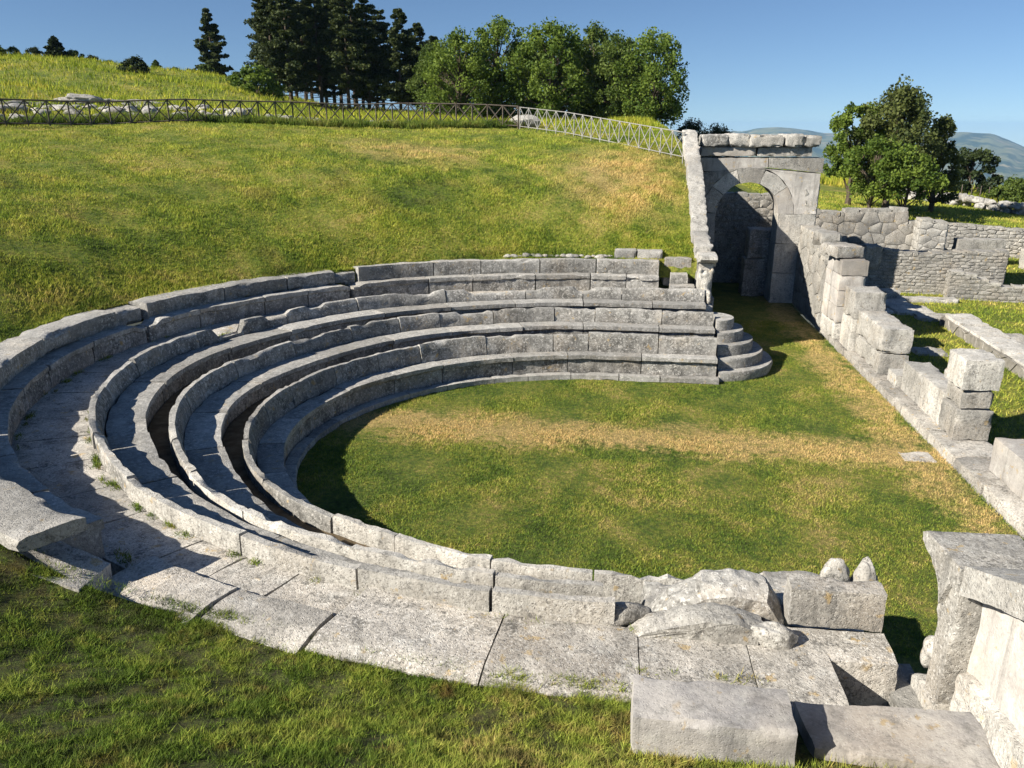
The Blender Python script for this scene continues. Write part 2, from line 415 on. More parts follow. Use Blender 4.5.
# remains of the walkway bench on the near side: two thick slabs
for (a, b, r0, r1_, z, lab) in ((-73.3, -65.6, -.16, .46, 1.915, 'thick raised bench block touching the long pale paving slab'),
                              (-65.5, -57.0, -.12, .60, 1.93, 'thick raised bench block between the flat lichened slab and its paired block')):
    o = sweep('bench_block', [(E0, r0, 1.4), (E0, r0, z), (E0, r1_ - .3, z - .01), (E0, r1_, z - .09), (E0, r1_ + .06, 1.3)], a, b, M['slab'], seg=.09, pseg=.5, amp=.016, chip=.008, gap=.05)
    solo(o, lab, 'stone block', 'remains of the walkway bench')
solo(quad_block('bench_block', [(-6.5, -8.75), (-5.3, -8.74), (-5.28, -8.2), (-6.3, -8.0)], 1.5, 2.08, M['slab'], amp=.02, chip=.014, dz=(.34, 0, 0, .24)), 'flat slab with orange lichen tucked under the overhanging wall end', 'stone block', 'remains of the walkway bench')
# ------------------------------------------------------------------ upper bench: seat course and wall course
up = tag(empty('walkway_bench', (-11.1, 0, 1.8)), 'two-course stone bench wall edging the grass bank behind the walkway', 'stone bench')
nf = notch([(8.2, 2.0, .2), (42, 1.5, .15)], .06, 66)
for a, b in splits(-53, 8, 7, 11, 51) + splits(8.3, 41.5, 8, 12, 57) + splits(42, 90 + 14.5, 8, 14, 52):
    sweep('seat_block', [(E0, .06, 1.5), (E0, .05, 2.13), (E0, 0., 2.16), (E0, 0., 2.29), (E0, .5, 2.29), (E0, .5, 1.5)], a, b, M['seat'], up, seg=.11, pseg=1.0, amp=.022, chip=.025, top=lambda p: nf(p) * .5)
for a, b in splits(-56.5, 5.5, 9, 14, 53) + splits(10, 40, 9, 14, 58):
    wide = .50 + .30 * min(1, max(0, (20 - a) / 60)); lift = .25 if a < -20 else 0
    sweep('wall_block', [(UU, .1 if lift else 0., 2.25 + lift), (UU, .1 if lift else -.02, 2.66), (UU, wide, 2.68), (UU, wide + .02, 2.25 + lift)], a, b, M['pale' if a < -25 else 'seat'], up, seg=.11, pseg=1.0, amp=.028, chip=.03)  # past the near end, darker stone paints in the shade on the face
for a, b in ((5.7, 9.8), (40.2, 43.8)):
    sweep('wall_block', [(UU, .12, 2.2), (UU, .09, 2.57), (UU, .6, 2.62), (UU, .6, 2.2)], a, b, M['seat'], up, seg=.1, pseg=.8, amp=.03, chip=.05)
for i, (a, b) in enumerate(splits(44, 90 + 14.5, 8, 14, 54)):
    j = rnd.uniform(-.02, .03)
    sweep('wall_block', [(UU, .02, 2.2), (UU, 0., 2.70 + j), (UU, .36, 2.70 + j), (UU, .36, 2.2)], a, b, M['seat'], up, seg=.11, pseg=1.0, amp=.024, chip=.028)
# the end of the upper bench: coping slabs and stepped stones beside the far wing wall
grp = 'stones at the end of the upper bench'
solo(block('coping_slab', (.33, 1.02), (9.75, 10.25), (2.68, 2.97), M['seat']), 'grey moulded coping slab on the bank above the bench end, farther from the carved pillar', 'stone block', grp)
solo(block('coping_slab', (1.05, 1.85), (9.72, 10.25), (2.68, 2.96), M['pale']), 'pale smooth coping slab on the bank above the bench end, nearer the carved pillar', 'stone block', grp)
solo(block('step_stone', (1.9, 2.75), (9.6, 10.4), (1.9, 2.78), M['pale']), 'pale flat stone in the grass corner against the carved pillar', 'stone block', grp)
solo(block('step_stone', (2.1, 2.62), (9.1, 9.55), (1.8, 2.35), M['seat']), 'small square stone standing in the notch beside the carved pillar', 'stone block', grp)
solo(block('step_stone', (2.05, 2.8), (8.62, 9.05), (1.8, 2.08), M['seat']), 'low stone below the small square stone in the notch', 'stone block', grp)
# ------------------------------------------------------------------ rubble chinking on the edge of the bank (far side)
for k in range(26):
    p = 72 + k * 1.15; q = ringpt(UU, .5 + rnd.uniform(-.06, .12), p); s = rnd.uniform(.07, .13)
    if q.x > .25: break
    o = link('rubble_stone', rock_mesh(s, 300 + k, (1.4, 1, .7), 2), M['ruin']); o.location = (q.x, q.y, 2.71 + s * .3)
    tag(o, 'small rough stone in the loose row lying on top of the far bench wall', 'stone', 'loose stones along the top of the bench wall')

# ------------------------------------------------------------------ near horn: broken ends, boulders
g2 = 'broken stones at the near horn'
solo(block('stone_block', (2.16, 3.1), (-8.02, -7.72), (1.79, 2.24), M['slab'], amp=.016), 'squared upright block at the end of the walkway beside the dark recess', 'stone block', g2)
def boulder(name, loc, size, seed, squash, mat, label, rot=0, sub=4, rough=.3, group=g2):
    me = rock_mesh(size, seed, squash, sub, rough)
    if name == 'pointed_stone':
        for v in me.vertices: k = 1 - .32 * max(-.4, min(1, v.co.z / (size * squash[2]))); v.co.x *= k; v.co.y *= k
    o = link(name, me, mat); o.location = loc; o.rotation_euler = (0, 0, R_(rot)); return tag(o, label, 'boulder', group)
def ridge_block(name, pts, ya, yb, mat, amp=.03, chip=.03):
    SEED[0] += 1; bm = bmesh.new(); loop = []
    for i in range(len(pts)):
        p, q = pts[i], pts[(i + 1) % len(pts)]; k = max(1, round(math.hypot(q[0] - p[0], q[1] - p[1]) / .04))
        loop += [(p[0] + (q[0] - p[0]) * j / k, p[1] + (q[1] - p[1]) * j / k) for j in range(k)]
    n = max(3, round((yb - ya) / .04)); cz = min(p[1] for p in pts); cx = sum(p[0] for p in pts) / len(pts); rows = []
    for i in range(n + 1):
        e = abs(i / n - .5) * 2; k = 1 - .10 * e ** 3
        rows.append([bm.verts.new((cx + (x - cx) * k, ya + (yb - ya) * i / n, cz + (z - cz) * k)) for x, z in loop])
    m = len(loop)
    for i in range(n):
        for j in range(m): bm.faces.new((rows[i][j], rows[i][(j + 1) % m], rows[i + 1][(j + 1) % m], rows[i + 1][j]))
    for rw in (rows[0], rows[-1]):
        c = bm.verts.new((cx, rw[0].co.y, cz + .16))
        for j in range(m): bm.faces.new((rw[j], rw[(j + 1) % m], c))
    bmesh.ops.recalc_face_normals(bm, faces=bm.faces)
    bmesh.ops.subdivide_edges(bm, edges=[e for e in bm.edges if e.calc_length() > .13], cuts=2, use_grid_fill=True)
    roughen(bm, amp, chip, freq=3., edge=set(), seed=SEED[0]); bm.normal_update()
    mv = []
    for v in bm.verts:
        dd, _ = noise.voronoi(v.co * 4.5 + Vector((SEED[0], 0, 0)))
        mv.append(v.normal * (-(dd[1] - dd[0] < .1) * .006 + (.5 - dd[0]) * .022 + noise.noise(v.co * 15) * .010))
    for v, d in zip(bm.verts, mv): v.co += d
    return link(name, finish(bm, True, 28), mat)
solo(ridge_block('broken_block', [(.5, 1.78), (1.86, 1.78), (1.86, 1.97), (1.62, 2.06), (1.3, 2.07), (.95, 1.97), (.62, 1.86)], -8.42, -8.08, M['pale'], .022), 'long broken block with a rough split top, in front of the rounded grey boulder', 'stone block', g2)
solo(ridge_block('broken_block', [(.62, 1.4), (2.3, 1.4), (2.2, 1.75), (1.98, 2.07), (1.62, 2.12), (1.3, 2.06), (.95, 1.84)], -7.95, -7.4, M['seat'], .03), 'rounded grey broken boulder behind the long split block', 'stone block', g2)
boulder('boulder', (1.95, -8.36, 1.9), .22, 12, (1.05, .6, .62), M['pale'], 'small pale boulder lying on the paving in front of the squared block', 4)
boulder('boulder', (.42, -8.12, 1.85), .24, 19, (1.2, .7, .6), M['slab'], 'low weathered stone wedged beside the long broken block', 10)
boulder('pointed_stone', (2.90, -6.95, 1.72), .27, 5, (.72, .6, 1.2), M['pale'], 'pointed pale stone standing behind the squared upright block, the taller of the pair', 0)
boulder('pointed_stone', (3.24, -6.95, 1.68), .27, 9, (.68, .6, 1.2), M['pale'], 'pointed pale stone at the very tip of the horn, beside the taller one', 20)
solo(block('stone_block', (2.22, 3.1), (-6.55, -6.05), (.1, 1.28), M['seat'], amp=.03, chip=.04), 'low grey bench end in front of the grass, past the last backrest', 'stone block', g2)
solo(block('stone_block', (.75, 2.15), (-7.28, -6.5), (.1, 1.25), M['seat'], amp=.05, chip=.06), 'sunken broken seat stone behind the rounded grey boulder', 'stone block', g2)
solo(block('stone_block', (2.0, 3.15), (-7.6, -6.6), (.05, 1.5), M['seat'], amp=.04, chip=.05), 'weathered seat stone at the tip of the horn behind the squared block', 'stone block', g2)
solo(block('walkway_sill', (2.12, 3.12), (-8.55, -8.04), (.0, 1.80), M['slab'], amp=.014), 'flat walkway stone in front of the squared upright block', 'stone block', g2)
solo(block('dressed_block', (.5, 1.8), (-10.03, -9.5), (1.75, 2.2), M['stained'], amp=.008, chip=.012, seg=.05, rot=-1.5), 'smooth squared dressed block lying on the slope grass', 'stone block')
solo(quad_block('walkway_slab', [(1.98, -9.86), (3.5, -9.98), (3.44, -9.25), (1.94, -9.32)], 1.45, 1.92, M['stained'], amp=.012, chip=.014), 'broad flat slab between the smooth dressed block and the near wing wall', 'stone slab')
solo(block('retaining_stone', (2.46, 3.1), (-9.3, -8.56), (0, .9), M['slab'], amp=.01), 'sunken stone floor of the dark recess beside the near carved pillar', 'stone block')

# ------------------------------------------------------------------ polygonal / rubble masonry
def clip(poly, a, n):
    out = []
    for i in range(len(poly)):
        p, q = poly[i], poly[(i + 1) % len(poly)]
        dp = (p[0] - a[0]) * n[0] + (p[1] - a[1]) * n[1]; dq = (q[0] - a[0]) * n[0] + (q[1] - a[1]) * n[1]
        if dp <= 0: out.append(p)
        if dp * dq < 0:
            t = dp / (dp - dq); out.append((p[0] + (q[0] - p[0]) * t, p[1] + (q[1] - p[1]) * t))
    return out
def cells(w, h, cw, ch, r, jit=.36, outline=None):
    nx, ny = max(1, round(w / cw)), max(1, round(h / ch)); sx, sy = w / nx, h / ny
    pts = []
    for j in range(-1, ny + 1):
        for i in range(-1, nx + 2):
            pts.append(((i + .5 + (.5 if j % 2 else 0) + r.uniform(-jit, jit)) * sx, (j + .5 + r.uniform(-jit, jit) * .8) * sy))
    asp = cw / ch
    for a in pts:
        poly = [tuple(p) for p in (outline or [(0, 0), (w, 0), (w, h), (0, h)])]
        for b in pts:
            if b is a or abs(b[0] - a[0]) > 3 * sx or abs(b[1] - a[1]) > 3 * sy: continue
            n = ((b[0] - a[0]), (b[1] - a[1]) * asp * asp)
            poly = clip(poly, ((a[0] + b[0]) / 2, (a[1] + b[1]) / 2), n)
            if len(poly) < 3: break
        if len(poly) >= 3:
            A = abs(sum(poly[i][0] * poly[(i + 1) % len(poly)][1] - poly[(i + 1) % len(poly)][0] * poly[i][1] for i in range(len(poly)))) / 2
            if A > .08 * cw * ch: yield poly
def facing(bm, O, ax, up, nrm, w, h, cw, ch, seed, gap=.018, bulge=.05, jit=.36, outline=None):
    r = random.Random(seed)
    for poly in cells(w, h, cw, ch, r, jit, outline):
        c = (sum(p[0] for p in poly) / len(poly), sum(p[1] for p in poly) / len(poly))
        # subdivide outline
        pl = []
        for i in range(len(poly)):
            p, q = poly[i], poly[(i + 1) % len(poly)]
            k = max(1, int(math.hypot(q[0] - p[0], q[1] - p[1]) / (.35 * ch)))
            pl += [(p[0] + (q[0] - p[0]) * t / k, p[1] + (q[1] - p[1]) * t / k) for t in range(k)]
        b = bulge * r.uniform(.45, 1.2)
        def ring(ins, out, jt):
            vs = []
            for p in pl:
                dx, dy = c[0] - p[0], c[1] - p[1]; L = math.hypot(dx, dy) or 1; s = min(.8, ins / L)
                q = (p[0] + dx * s, p[1] + dy * s)
                P = O + ax * q[0] + up * q[1] + nrm * (out + jt * noise.noise(Vector((q[0] * 6, q[1] * 6, seed))))
                vs.append(bm.verts.new(P))
            return vs
        r0, r1, r2 = ring(gap * .5, -.03, 0), ring(gap * .8, b * .55, .01), ring(gap + .22 * min(cw, ch), b, .03)
        m = len(pl)
        for A, B in ((r0, r1), (r1, r2)):
            for i in range(m): bm.faces.new((A[i], A[(i + 1) % m], B[(i + 1) % m], B[i]))
        cv = bm.verts.new(O + ax * c[0] + up * c[1] + nrm * (b * 1.05))
        for i in range(m): bm.faces.new((r2[i], r2[(i + 1) % m], cv))
def masonry(name, a, b, z0, tops, depth, cw, ch, mat, label, cat='wall', seed=1, bulge=.05, group=None, parent=None, faces='FBLR', cap=True, jit=.36, cap_mat=None):
    """wall from a to b (plan), front on the side facing -normal; tops = list of (t, z) along it"""
    A = Vector((a[0], a[1], 0)); Bv = Vector((b[0], b[1], 0)); ax = (Bv - A).normalized(); w = (Bv - A).length
    back = Vector((-ax.y, ax.x, 0)); up = Vector((0, 0, 1))
    root = parent or tag(empty(name, (A + Bv) / 2 + up * z0), label, cat, group)
    bm = bmesh.new()
    out = [(0, 0), (w, 0)] + [(t * w, z - z0) for t, z in reversed(tops)]
    lo = [bm.verts.new(A + ax * x + up * (z0 + y)) for x, y in out]; hi = [bm.verts.new(A + ax * x + up * (z0 + y) + back * depth) for x, y in out]
    bm.faces.new(lo); bm.faces.new(hi[::-1])
    for i in range(len(out)): bm.faces.new((lo[i], hi[i], hi[(i + 1) % len(out)], lo[(i + 1) % len(out)]))
    bmesh.ops.recalc_face_normals(bm, faces=bm.faces)
    link('wall_core', finish(bm, False), M['mortar'], root)
    bm = bmesh.new(); h = max(z for t, z in tops) - z0
    O = A + up * z0
    if 'F' in faces: facing(bm, O, ax, up, -back, w, h, cw, ch, seed, bulge=bulge, jit=jit, outline=out)
    if 'B' in faces: facing(bm, O + back * depth, ax, up, back, w, h, cw, ch, seed + 1, bulge=bulge, jit=jit, outline=out)
    if 'L' in faces: facing(bm, O, back, up, -ax, depth, tops[0][1] - z0, cw, ch, seed + 2, bulge=bulge, jit=jit)
    if 'R' in faces: facing(bm, O + ax * w, back, up, ax, depth, tops[-1][1] - z0, cw, ch, seed + 3, bulge=bulge, jit=jit)
    bmesh.ops.recalc_face_normals(bm, faces=bm.faces)
    link('stone_facing', finish(bm, True, 35), mat, root)
    if cap:
        r = random.Random(seed + 9); bm = bmesh.new()
        for (t0, za), (t1, zb) in zip(tops[:-1], tops[1:]):
            if t1 - t0 < 1e-3: continue
            n = max(1, round((t1 - t0) * w / (cw * 1.15)))
            for k in range(n):
                u0, u1 = t0 + (t1 - t0) * k / n, t0 + (t1 - t0) * (k + 1) / n
                zz = za + (zb - za) * (k + .5) / n + r.uniform(-.02, .05)
                sub, e = box_bm(lambda u, v, w_: A + ax * ((u0 + (u1 - u0) * (.03 + .94 * u)) * w) + back * (-.03 + (depth + .06) * v) + up * (zz - .1 + w_ * (.1 + ch * .25)), (3, 3, 2))
                roughen(sub, .03, .03, edge=e, seed=seed + k); tmp = bpy.data.meshes.new('t'); sub.to_mesh(tmp); sub.free(); bm.from_mesh(tmp); bpy.data.meshes.remove(tmp)
        link('coping', finish(bm, True, 40), cap_mat or mat, root)
    return root

# ------------------------------------------------------------------ wing walls (analemmata) with carved pillars
def prof_prism(name, prof, x0, x1, mat, parent, seg=.12, amp=.014, chip=.014, flip=1):
    """profile in (y, z) swept along x"""
    SEED[0] += 1
    pr = []; cr = []
    for i, a in enumerate(prof):
        b = prof[(i + 1) % len(prof)]; k = max(1, round(math.hypot(b[0] - a[0], b[1] - a[1]) / seg))
        for j in range(k): pr.append((a[0] + (b[0] - a[0]) * j / k, a[1] + (b[1] - a[1]) * j / k)); cr.append(j == 0)
    n = max(2, round((x1 - x0) / seg)); bm = bmesh.new(); rows = []; edge = set()
    for i in range(n + 1):
        row = []
        for q, c in zip(pr, cr):
            v = bm.verts.new((x0 + (x1 - x0) * i / n, q[0] * flip, q[1])); row.append(v)
            if i in (0, n) and True: edge.add(v)
        rows.append(row)
    m = len(pr)
    for i in range(n):
        for j in range(m): bm.faces.new((rows[i][j], rows[i][(j + 1) % m], rows[i + 1][(j + 1) % m], rows[i + 1][j]))
    for rw in (rows[0][::-1], rows[-1]):
        f = bm.faces.new(rw)
    bmesh.ops.recalc_face_normals(bm, faces=bm.faces)
    bmesh.ops.triangulate(bm, faces=[f for f in bm.faces if len(f.verts) > 4])
    roughen(bm, amp, chip, edge=edge, seed=SEED[0])
    return link(name, finish(bm), mat, parent)
def lumps(name, balls, mat, parent, vox=.035, amp=.012):
    """one continuous carved surface out of overlapping rounded masses"""
    bm = bmesh.new()
    for (x, y, z, a, b, c) in balls:
        t = bmesh.new(); bmesh.ops.create_icosphere(t, subdivisions=3, radius=1); bmesh.ops.scale(t, vec=(a, b, c), verts=t.verts); bmesh.ops.translate(t, vec=(x, y, z), verts=t.verts)
        me = bpy.data.meshes.new('t'); t.to_mesh(me); t.free(); bm.from_mesh(me); bpy.data.meshes.remove(me)
    me = bpy.data.meshes.new('m'); bm.to_mesh(me); bm.free()
    o = bpy.data.objects.new('tmp', me); COL.objects.link(o)
    md = o.modifiers.new('r', 'REMESH'); md.mode = 'VOXEL'; md.voxel_size = vox
    ev = o.evaluated_get(bpy.context.evaluated_depsgraph_get()); me2 = bpy.data.meshes.new_from_object(ev)
    bpy.data.objects.remove(o)
    bm = bmesh.new(); bm.from_mesh(me2); bpy.data.meshes.remove(me2)
    bmesh.ops.smooth_vert(bm, verts=bm.verts, factor=.5, use_axis_x=True, use_axis_y=True, use_axis_z=True)
    roughen(bm, amp, 0, freq=5)
    return link(name, finish(bm, True, 60), mat, parent)
def wing_wall(sg, label, figlabel):
    root = tag(empty('wing_wall', (3.25, sg * 12.5, 0)), label, 'wall')
    f = sg
    X0 = 2.86 if sg > 0 else 3.31; dy = 0. if sg > 0 else .2
    if sg > 0:
        masonry('x', (X0 + .08, 16.6), (X0 + .08, 8.95), 0, [(0, 6.2), (.55, 4.4), (.8, 3.2), (1, 2.85)], .36, .95, .62, M['seat'], '', seed=21, parent=root, cap=False, faces='FBL', bulge=.05)  # dark seat stone: passage shade put into the wall colour
    else:
        prof_prism('wall_panel', [(8.92, 1.3), (8.92, 2.88), (12.4, 4.5), (16.6, 6.2), (16.6, 1.3)], X0 + .2, X0 + .7, M['clean'], root, seg=.16, amp=.012, chip=.01, flip=f)
        prof_prism('base_course', [(8.94, 1.3), (8.94, 2.08), (9.1, 2.14), (11.5, 2.4), (11.5, 1.3)], X0 + .1, X0 + .34, M['pale'], root, seg=.1, amp=.02, chip=.03, flip=f)
    # coping stones climbing the slope
    line = [(8.98, 2.92), (10.4, 3.22), (12.4, 4.45), (14.5, 5.38), (16.65, 6.24)] if sg > 0 else [(8.99, 2.93), (10.6, 3.62), (12.4, 4.4), (14.5, 5.3), (16.65, 6.2)]
    for (ya, za), (yb, zb) in zip(line[:-1], line[1:]):
        th = .33 if sg > 0 else .27
        prof_prism('coping_stone', [(ya + .01, za - .02), (ya + .01, za + th), (yb - .02, zb + th + rnd.uniform(-.04, .02)), (yb - .02, zb - .02)], X0 + (-.10 if sg > 0 else -.04), X0 + (.44 if sg > 0 else .80), M['pale'], root, seg=.07, amp=.03 if sg > 0 else .014, chip=.03 if sg > 0 else .014, flip=f)
    # carved pillar: slab with a crouching figure weathered almost smooth, and a moulded capital
    pm = M['pale']; k = .42 if sg > 0 else .5
    prof_prism('pillar', [(8.46 + dy, 1.45), (8.44 + dy, 2.82), (8.93, 2.90), (8.93, 1.45)], X0, X0 + k, M['ruin'] if sg < 0 else pm, root, seg=.05, amp=.012, chip=.012, flip=f)  # near pillar: same stone as its wall, darkened to paint its dim face
    if sg > 0: cp = [(8.54, 2.72), (8.50, 2.81), (8.40, 2.87), (8.22, 2.90), (8.14, 2.98), (8.18, 3.06), (8.6, 3.10), (8.97, 3.10), (8.97, 2.90), (8.7, 2.86)]
    else: cp = [(8.70, 2.62), (8.64, 2.74), (8.52, 2.84), (8.30, 2.92), (8.17, 2.98), (8.14, 3.05), (8.2, 3.10), (8.6, 3.13), (8.975, 3.15), (8.975, 2.92), (8.8, 2.88)]
    prof_prism('capital', cp, X0 - .05, X0 + (k + .08 if sg > 0 else .78), M['ruin'] if sg < 0 else pm, root, seg=.05, amp=.012, chip=.012, flip=f)
    prof_prism('pillar_base', [(8.16 + dy, 1.2), (8.16 + dy, 1.58), (8.3 + dy, 1.66), (8.95, 1.7), (8.95, 1.2)], X0 - .02, X0 + k + .04, pm, root, seg=.08, amp=.014, chip=.02, flip=f)
    y = lambda v: f * (v + dy * .75)
    c = X0 + k / 2
    lumps('carved_figure', [(c, y(8.38), 2.5, .11, .11, .13), (c, y(8.38), 2.22, .15, .12, .22), (c, y(8.36), 1.98, .16, .13, .13),
                            (c - .15, y(8.38), 2.45, .055, .08, .2), (c + .15, y(8.38), 2.45, .055, .08, .2), (c - .17, y(8.36), 2.62, .06, .08, .08), (c + .17, y(8.36), 2.62, .06, .08, .08),
                            (c - .11, y(8.26), 1.93, .09, .15, .11), (c + .11, y(8.26), 1.93, .09, .15, .11), (c - .12, y(8.18), 1.78, .07, .08, .15), (c + .12, y(8.18), 1.78, .07, .08, .15)], pm, root)
    return root
wing_wall(1, 'sloping stone wing wall with carved pillar across the orchestra, joined to the arch', '')
wing_wall(-1, 'pale wing wall with overhanging moulded cap close beside the flat walkway slab', '')

# ------------------------------------------------------------------ round steps at the far and near horns
def round_steps(sg, label):
    root = tag(empty('rounded_steps', (3.3, sg * 7.4, 0)), label, 'steps')
    for k in range(5):
        rad = 1.75 - k * .30; z1 = .28 + k * .29
        bm = bmesh.new(); n = 20; lo = []; hi = []; lip = []
        pts = [(0, -rad)] + [(rad * .98 * math.sin(math.pi * i / n), -rad * math.cos(math.pi * i / n)) for i in range(n + 1)] + [(0, rad)]
        for (dx, dy) in pts:
            P = Vector((3.3 + dx, sg * 7.45 + dy, 0)); lo.append(bm.verts.new(P)); lip.append(bm.verts.new(P + Vector((dx * .02, dy * .02, z1 - .06)))); hi.append(bm.verts.new(P + Vector((0, 0, z1))))
        m = len(pts)
        for A, B in ((lo, lip), (lip, hi)):
            for i in range(m): bm.faces.new((A[i], A[(i + 1) % m], B[(i + 1) % m], B[i]))
        bm.faces.new(hi); bmesh.ops.remove_doubles(bm, verts=bm.verts, dist=.002); bmesh.ops.recalc_face_normals(bm, faces=bm.faces)
        roughen(bm, .02, 0, seed=k)
        link('step', finish(bm), M['seat'], root)
    return root
round_steps(1, 'flight of rounded stone steps in shade against the far ends of the bench rows')
# solid end of the cavea terrace under the pillars
solo(block('terrace_end_wall', (2.2, 3.35), (8.25, 9.4), (0, 1.82), M['seat']), 'shaded terrace end block beneath the far carved pillar', 'stone block')
solo(block('terrace_end_wall', (3.06, 3.4), (-9.5, -8.1), (0, 1.5), M['seat']), 'narrow terrace end block below the near carved pillar, by the dark recess', 'stone block')

# ------------------------------------------------------------------ stage kerb and the blocks standing on it
kb = tag(empty('stage_kerb', (7.9, 4, 0)), 'long low kerb of flat stones along the stage edge of the grass', 'kerb')
y = -4.2
while y < 12.3:
    L = rnd.uniform(1.2, 2.1); y1 = min(y + L, 12.45)
    block('kerb_stone', (7.46 + rnd.uniform(-.02, .02), 8.55), (y + .01, y1 - .01), (-.1, .22 + rnd.uniform(-.015, .015)), M['slab'], kb, seg=.12, amp=.02, chip=.025)
    y = y1
sg_ = 'blocks standing on the stage kerb'
pa = M['pale']
t = tag(empty('stepped_block_wall', (8.1, -1.5, .2)), 'low dressed wall on the kerb at the picture edge, closest to the camera', 'stone wall', sg_)
block('wall_block', (7.86, 8.6), (-1.9, -.02), (.22, .92), M['clean'], t); block('wall_block', (7.86, 8.6), (-4., -1.93), (.22, .9), M['clean'], t)
t = tag(empty('stepped_block_wall', (8.1, 3.2, .2)), 'wall stub with a tower of three rough blocks at its near end, alone on the kerb', 'stone wall', sg_)
block('wall_block', (7.82, 8.46), (2.38, 3.7), (.22, 1.02), pa, t); block('wall_block', (7.84, 8.46), (3.72, 5.0), (.22, .98), pa, t)
block('pillar_block', (7.76, 8.52), (1.5, 2.34), (.22, .92), pa, t, amp=.022, chip=.03); block('pillar_block', (7.8, 8.5), (1.52, 2.34), (.95, 1.36), pa, t, amp=.025, chip=.04); block('pillar_block', (7.74, 8.52), (1.48, 2.42), (1.38, 2.06), pa, t, amp=.02, chip=.024)
solo(block('low_block', (7.75, 8.35), (5.1, 5.75), (.22, .55), pa), 'small low block on the kerb in the gap between the two wall stubs', 'stone block', sg_)
t = tag(empty('stepped_block_wall', (8.1, 7.9, .2)), 'stepped pile of big blocks on the kerb next to the tall pier', 'stone wall', sg_)
block('wall_block', (7.68, 8.46), (6.3, 8.55), (.22, .78), pa, t, amp=.025, chip=.03); block('wall_block', (7.66, 8.46), (6.28, 8.55), (.80, 1.5), pa, t, amp=.025, chip=.03)
block('wall_block', (7.52, 8.42), (8.57, 9.6), (.22, 1.2), pa, t); block('wall_block', (7.5, 8.42), (8.58, 9.62), (1.22, 2.04), pa, t, chip=.025)
t = tag(empty('tall_pier', (7.9, 10.7, .2)), 'tall bright pier topped by a twisted cap stone', 'stone pier')
block('base_block', (7.42, 8.3), (9.95, 11.6), (.2, .72), pa, t, amp=.025, chip=.03)
for z0, z1 in ((.74, 1.28), (1.29, 1.78), (1.79, 2.26), (2.27, 2.74)):
    j = rnd.uniform(-.01, .01)
    block('pier_block', (7.42 + j, 8.22 + j), (10.0, 10.9), (z0, z1), M['clean'], t, amp=.012, chip=.014); block('pier_block', (7.4 + j, 8.2), (10.92, 11.6), (z0, z1), M['clean'], t, amp=.012, chip=.014)
block('cap_stone', (7.15, 8.05), (10.35, 11.5), (2.77, 3.12), M['slab'], t, rot=14, amp=.025, chip=.03)
# passage wall between pier and arch
pw = masonry('passage_wall', (7.5, 16.2), (7.5, 11.65), 0, [(0, 2.95), (.45, 2.9), (.45, 2.55), (1, 2.45)], .6, .9, .6, M['ruin'], 'side wall of the passage between the tall pier and the arch', seed=31, bulge=.05)
block('cap_block', (7.45, 8.15), (12.9, 13.9), (2.86, 3.2), M['pale'], pw, amp=.02, chip=.03)
block('cap_block', (7.45, 8.2), (11.7, 12.85), (2.5, 2.85), M['pale'], pw, amp=.02, chip=.03)

# ------------------------------------------------------------------ archway
ar = tag(empty('stone_archway', (5.8, 16.7, 0)), 'ruined stone archway with heavy cornice at the end of the shaded passage', 'archway')
YA, YB = 16.25, 17.35; CX, RAD, SPR = 5.42, 1.18, 3.5
def arch_piece(name, pts, ya, yb, mat, amp=.014, chip=.014):
    SEED[0] += 1; bm = bmesh.new()
    loop = []
    for i in range(len(pts)):
        p, q = pts[i], pts[(i + 1) % len(pts)]; k = max(1, round(math.hypot(q[0] - p[0], q[1] - p[1]) / .2))
        loop += [(p[0] + (q[0] - p[0]) * j / k, p[1] + (q[1] - p[1]) * j / k) for j in range(k)]
    n = 5; rows = [[bm.verts.new((x, ya + (yb - ya) * i / n, z)) for x, z in loop] for i in range(n + 1)]; m = len(loop)
    for i in range(n):
        for j in range(m): bm.faces.new((rows[i][j], rows[i][(j + 1) % m], rows[i + 1][(j + 1) % m], rows[i + 1][j]))
    bm.faces.new(rows[0]); bm.faces.new(rows[-1]); bmesh.ops.recalc_face_normals(bm, faces=bm.faces)
    bmesh.ops.triangulate(bm, faces=[f for f in bm.faces if len(f.verts) > 4])
    roughen(bm, amp, chip, edge=set(rows[0] + rows[-1]), seed=SEED[0])
    return link(name, finish(bm, True, 30), mat, ar)
# piers
for z0, z1 in ((0, 1.2), (1.21, 2.35), (2.36, SPR)):
    arch_piece('pier_block', [(CX + RAD, z0), (8.0, z0), (8.0, z1), (CX + RAD, z1)], YA, YB, M['pale'])
    arch_piece('pier_block', [(3.48, z0), (CX - RAD, z0), (CX - RAD, z1), (3.48, z1)], YA, YB, M['ruin'])
block('jamb_block', (5.7, 6.75), (17.4, 18.3), (0, 1.55), M['seat'], ar, amp=.03, chip=.03); block('jamb_block', (5.8, 6.8), (17.42, 18.3), (1.57, 2.75), M['seat'], ar, amp=.03, chip=.03)
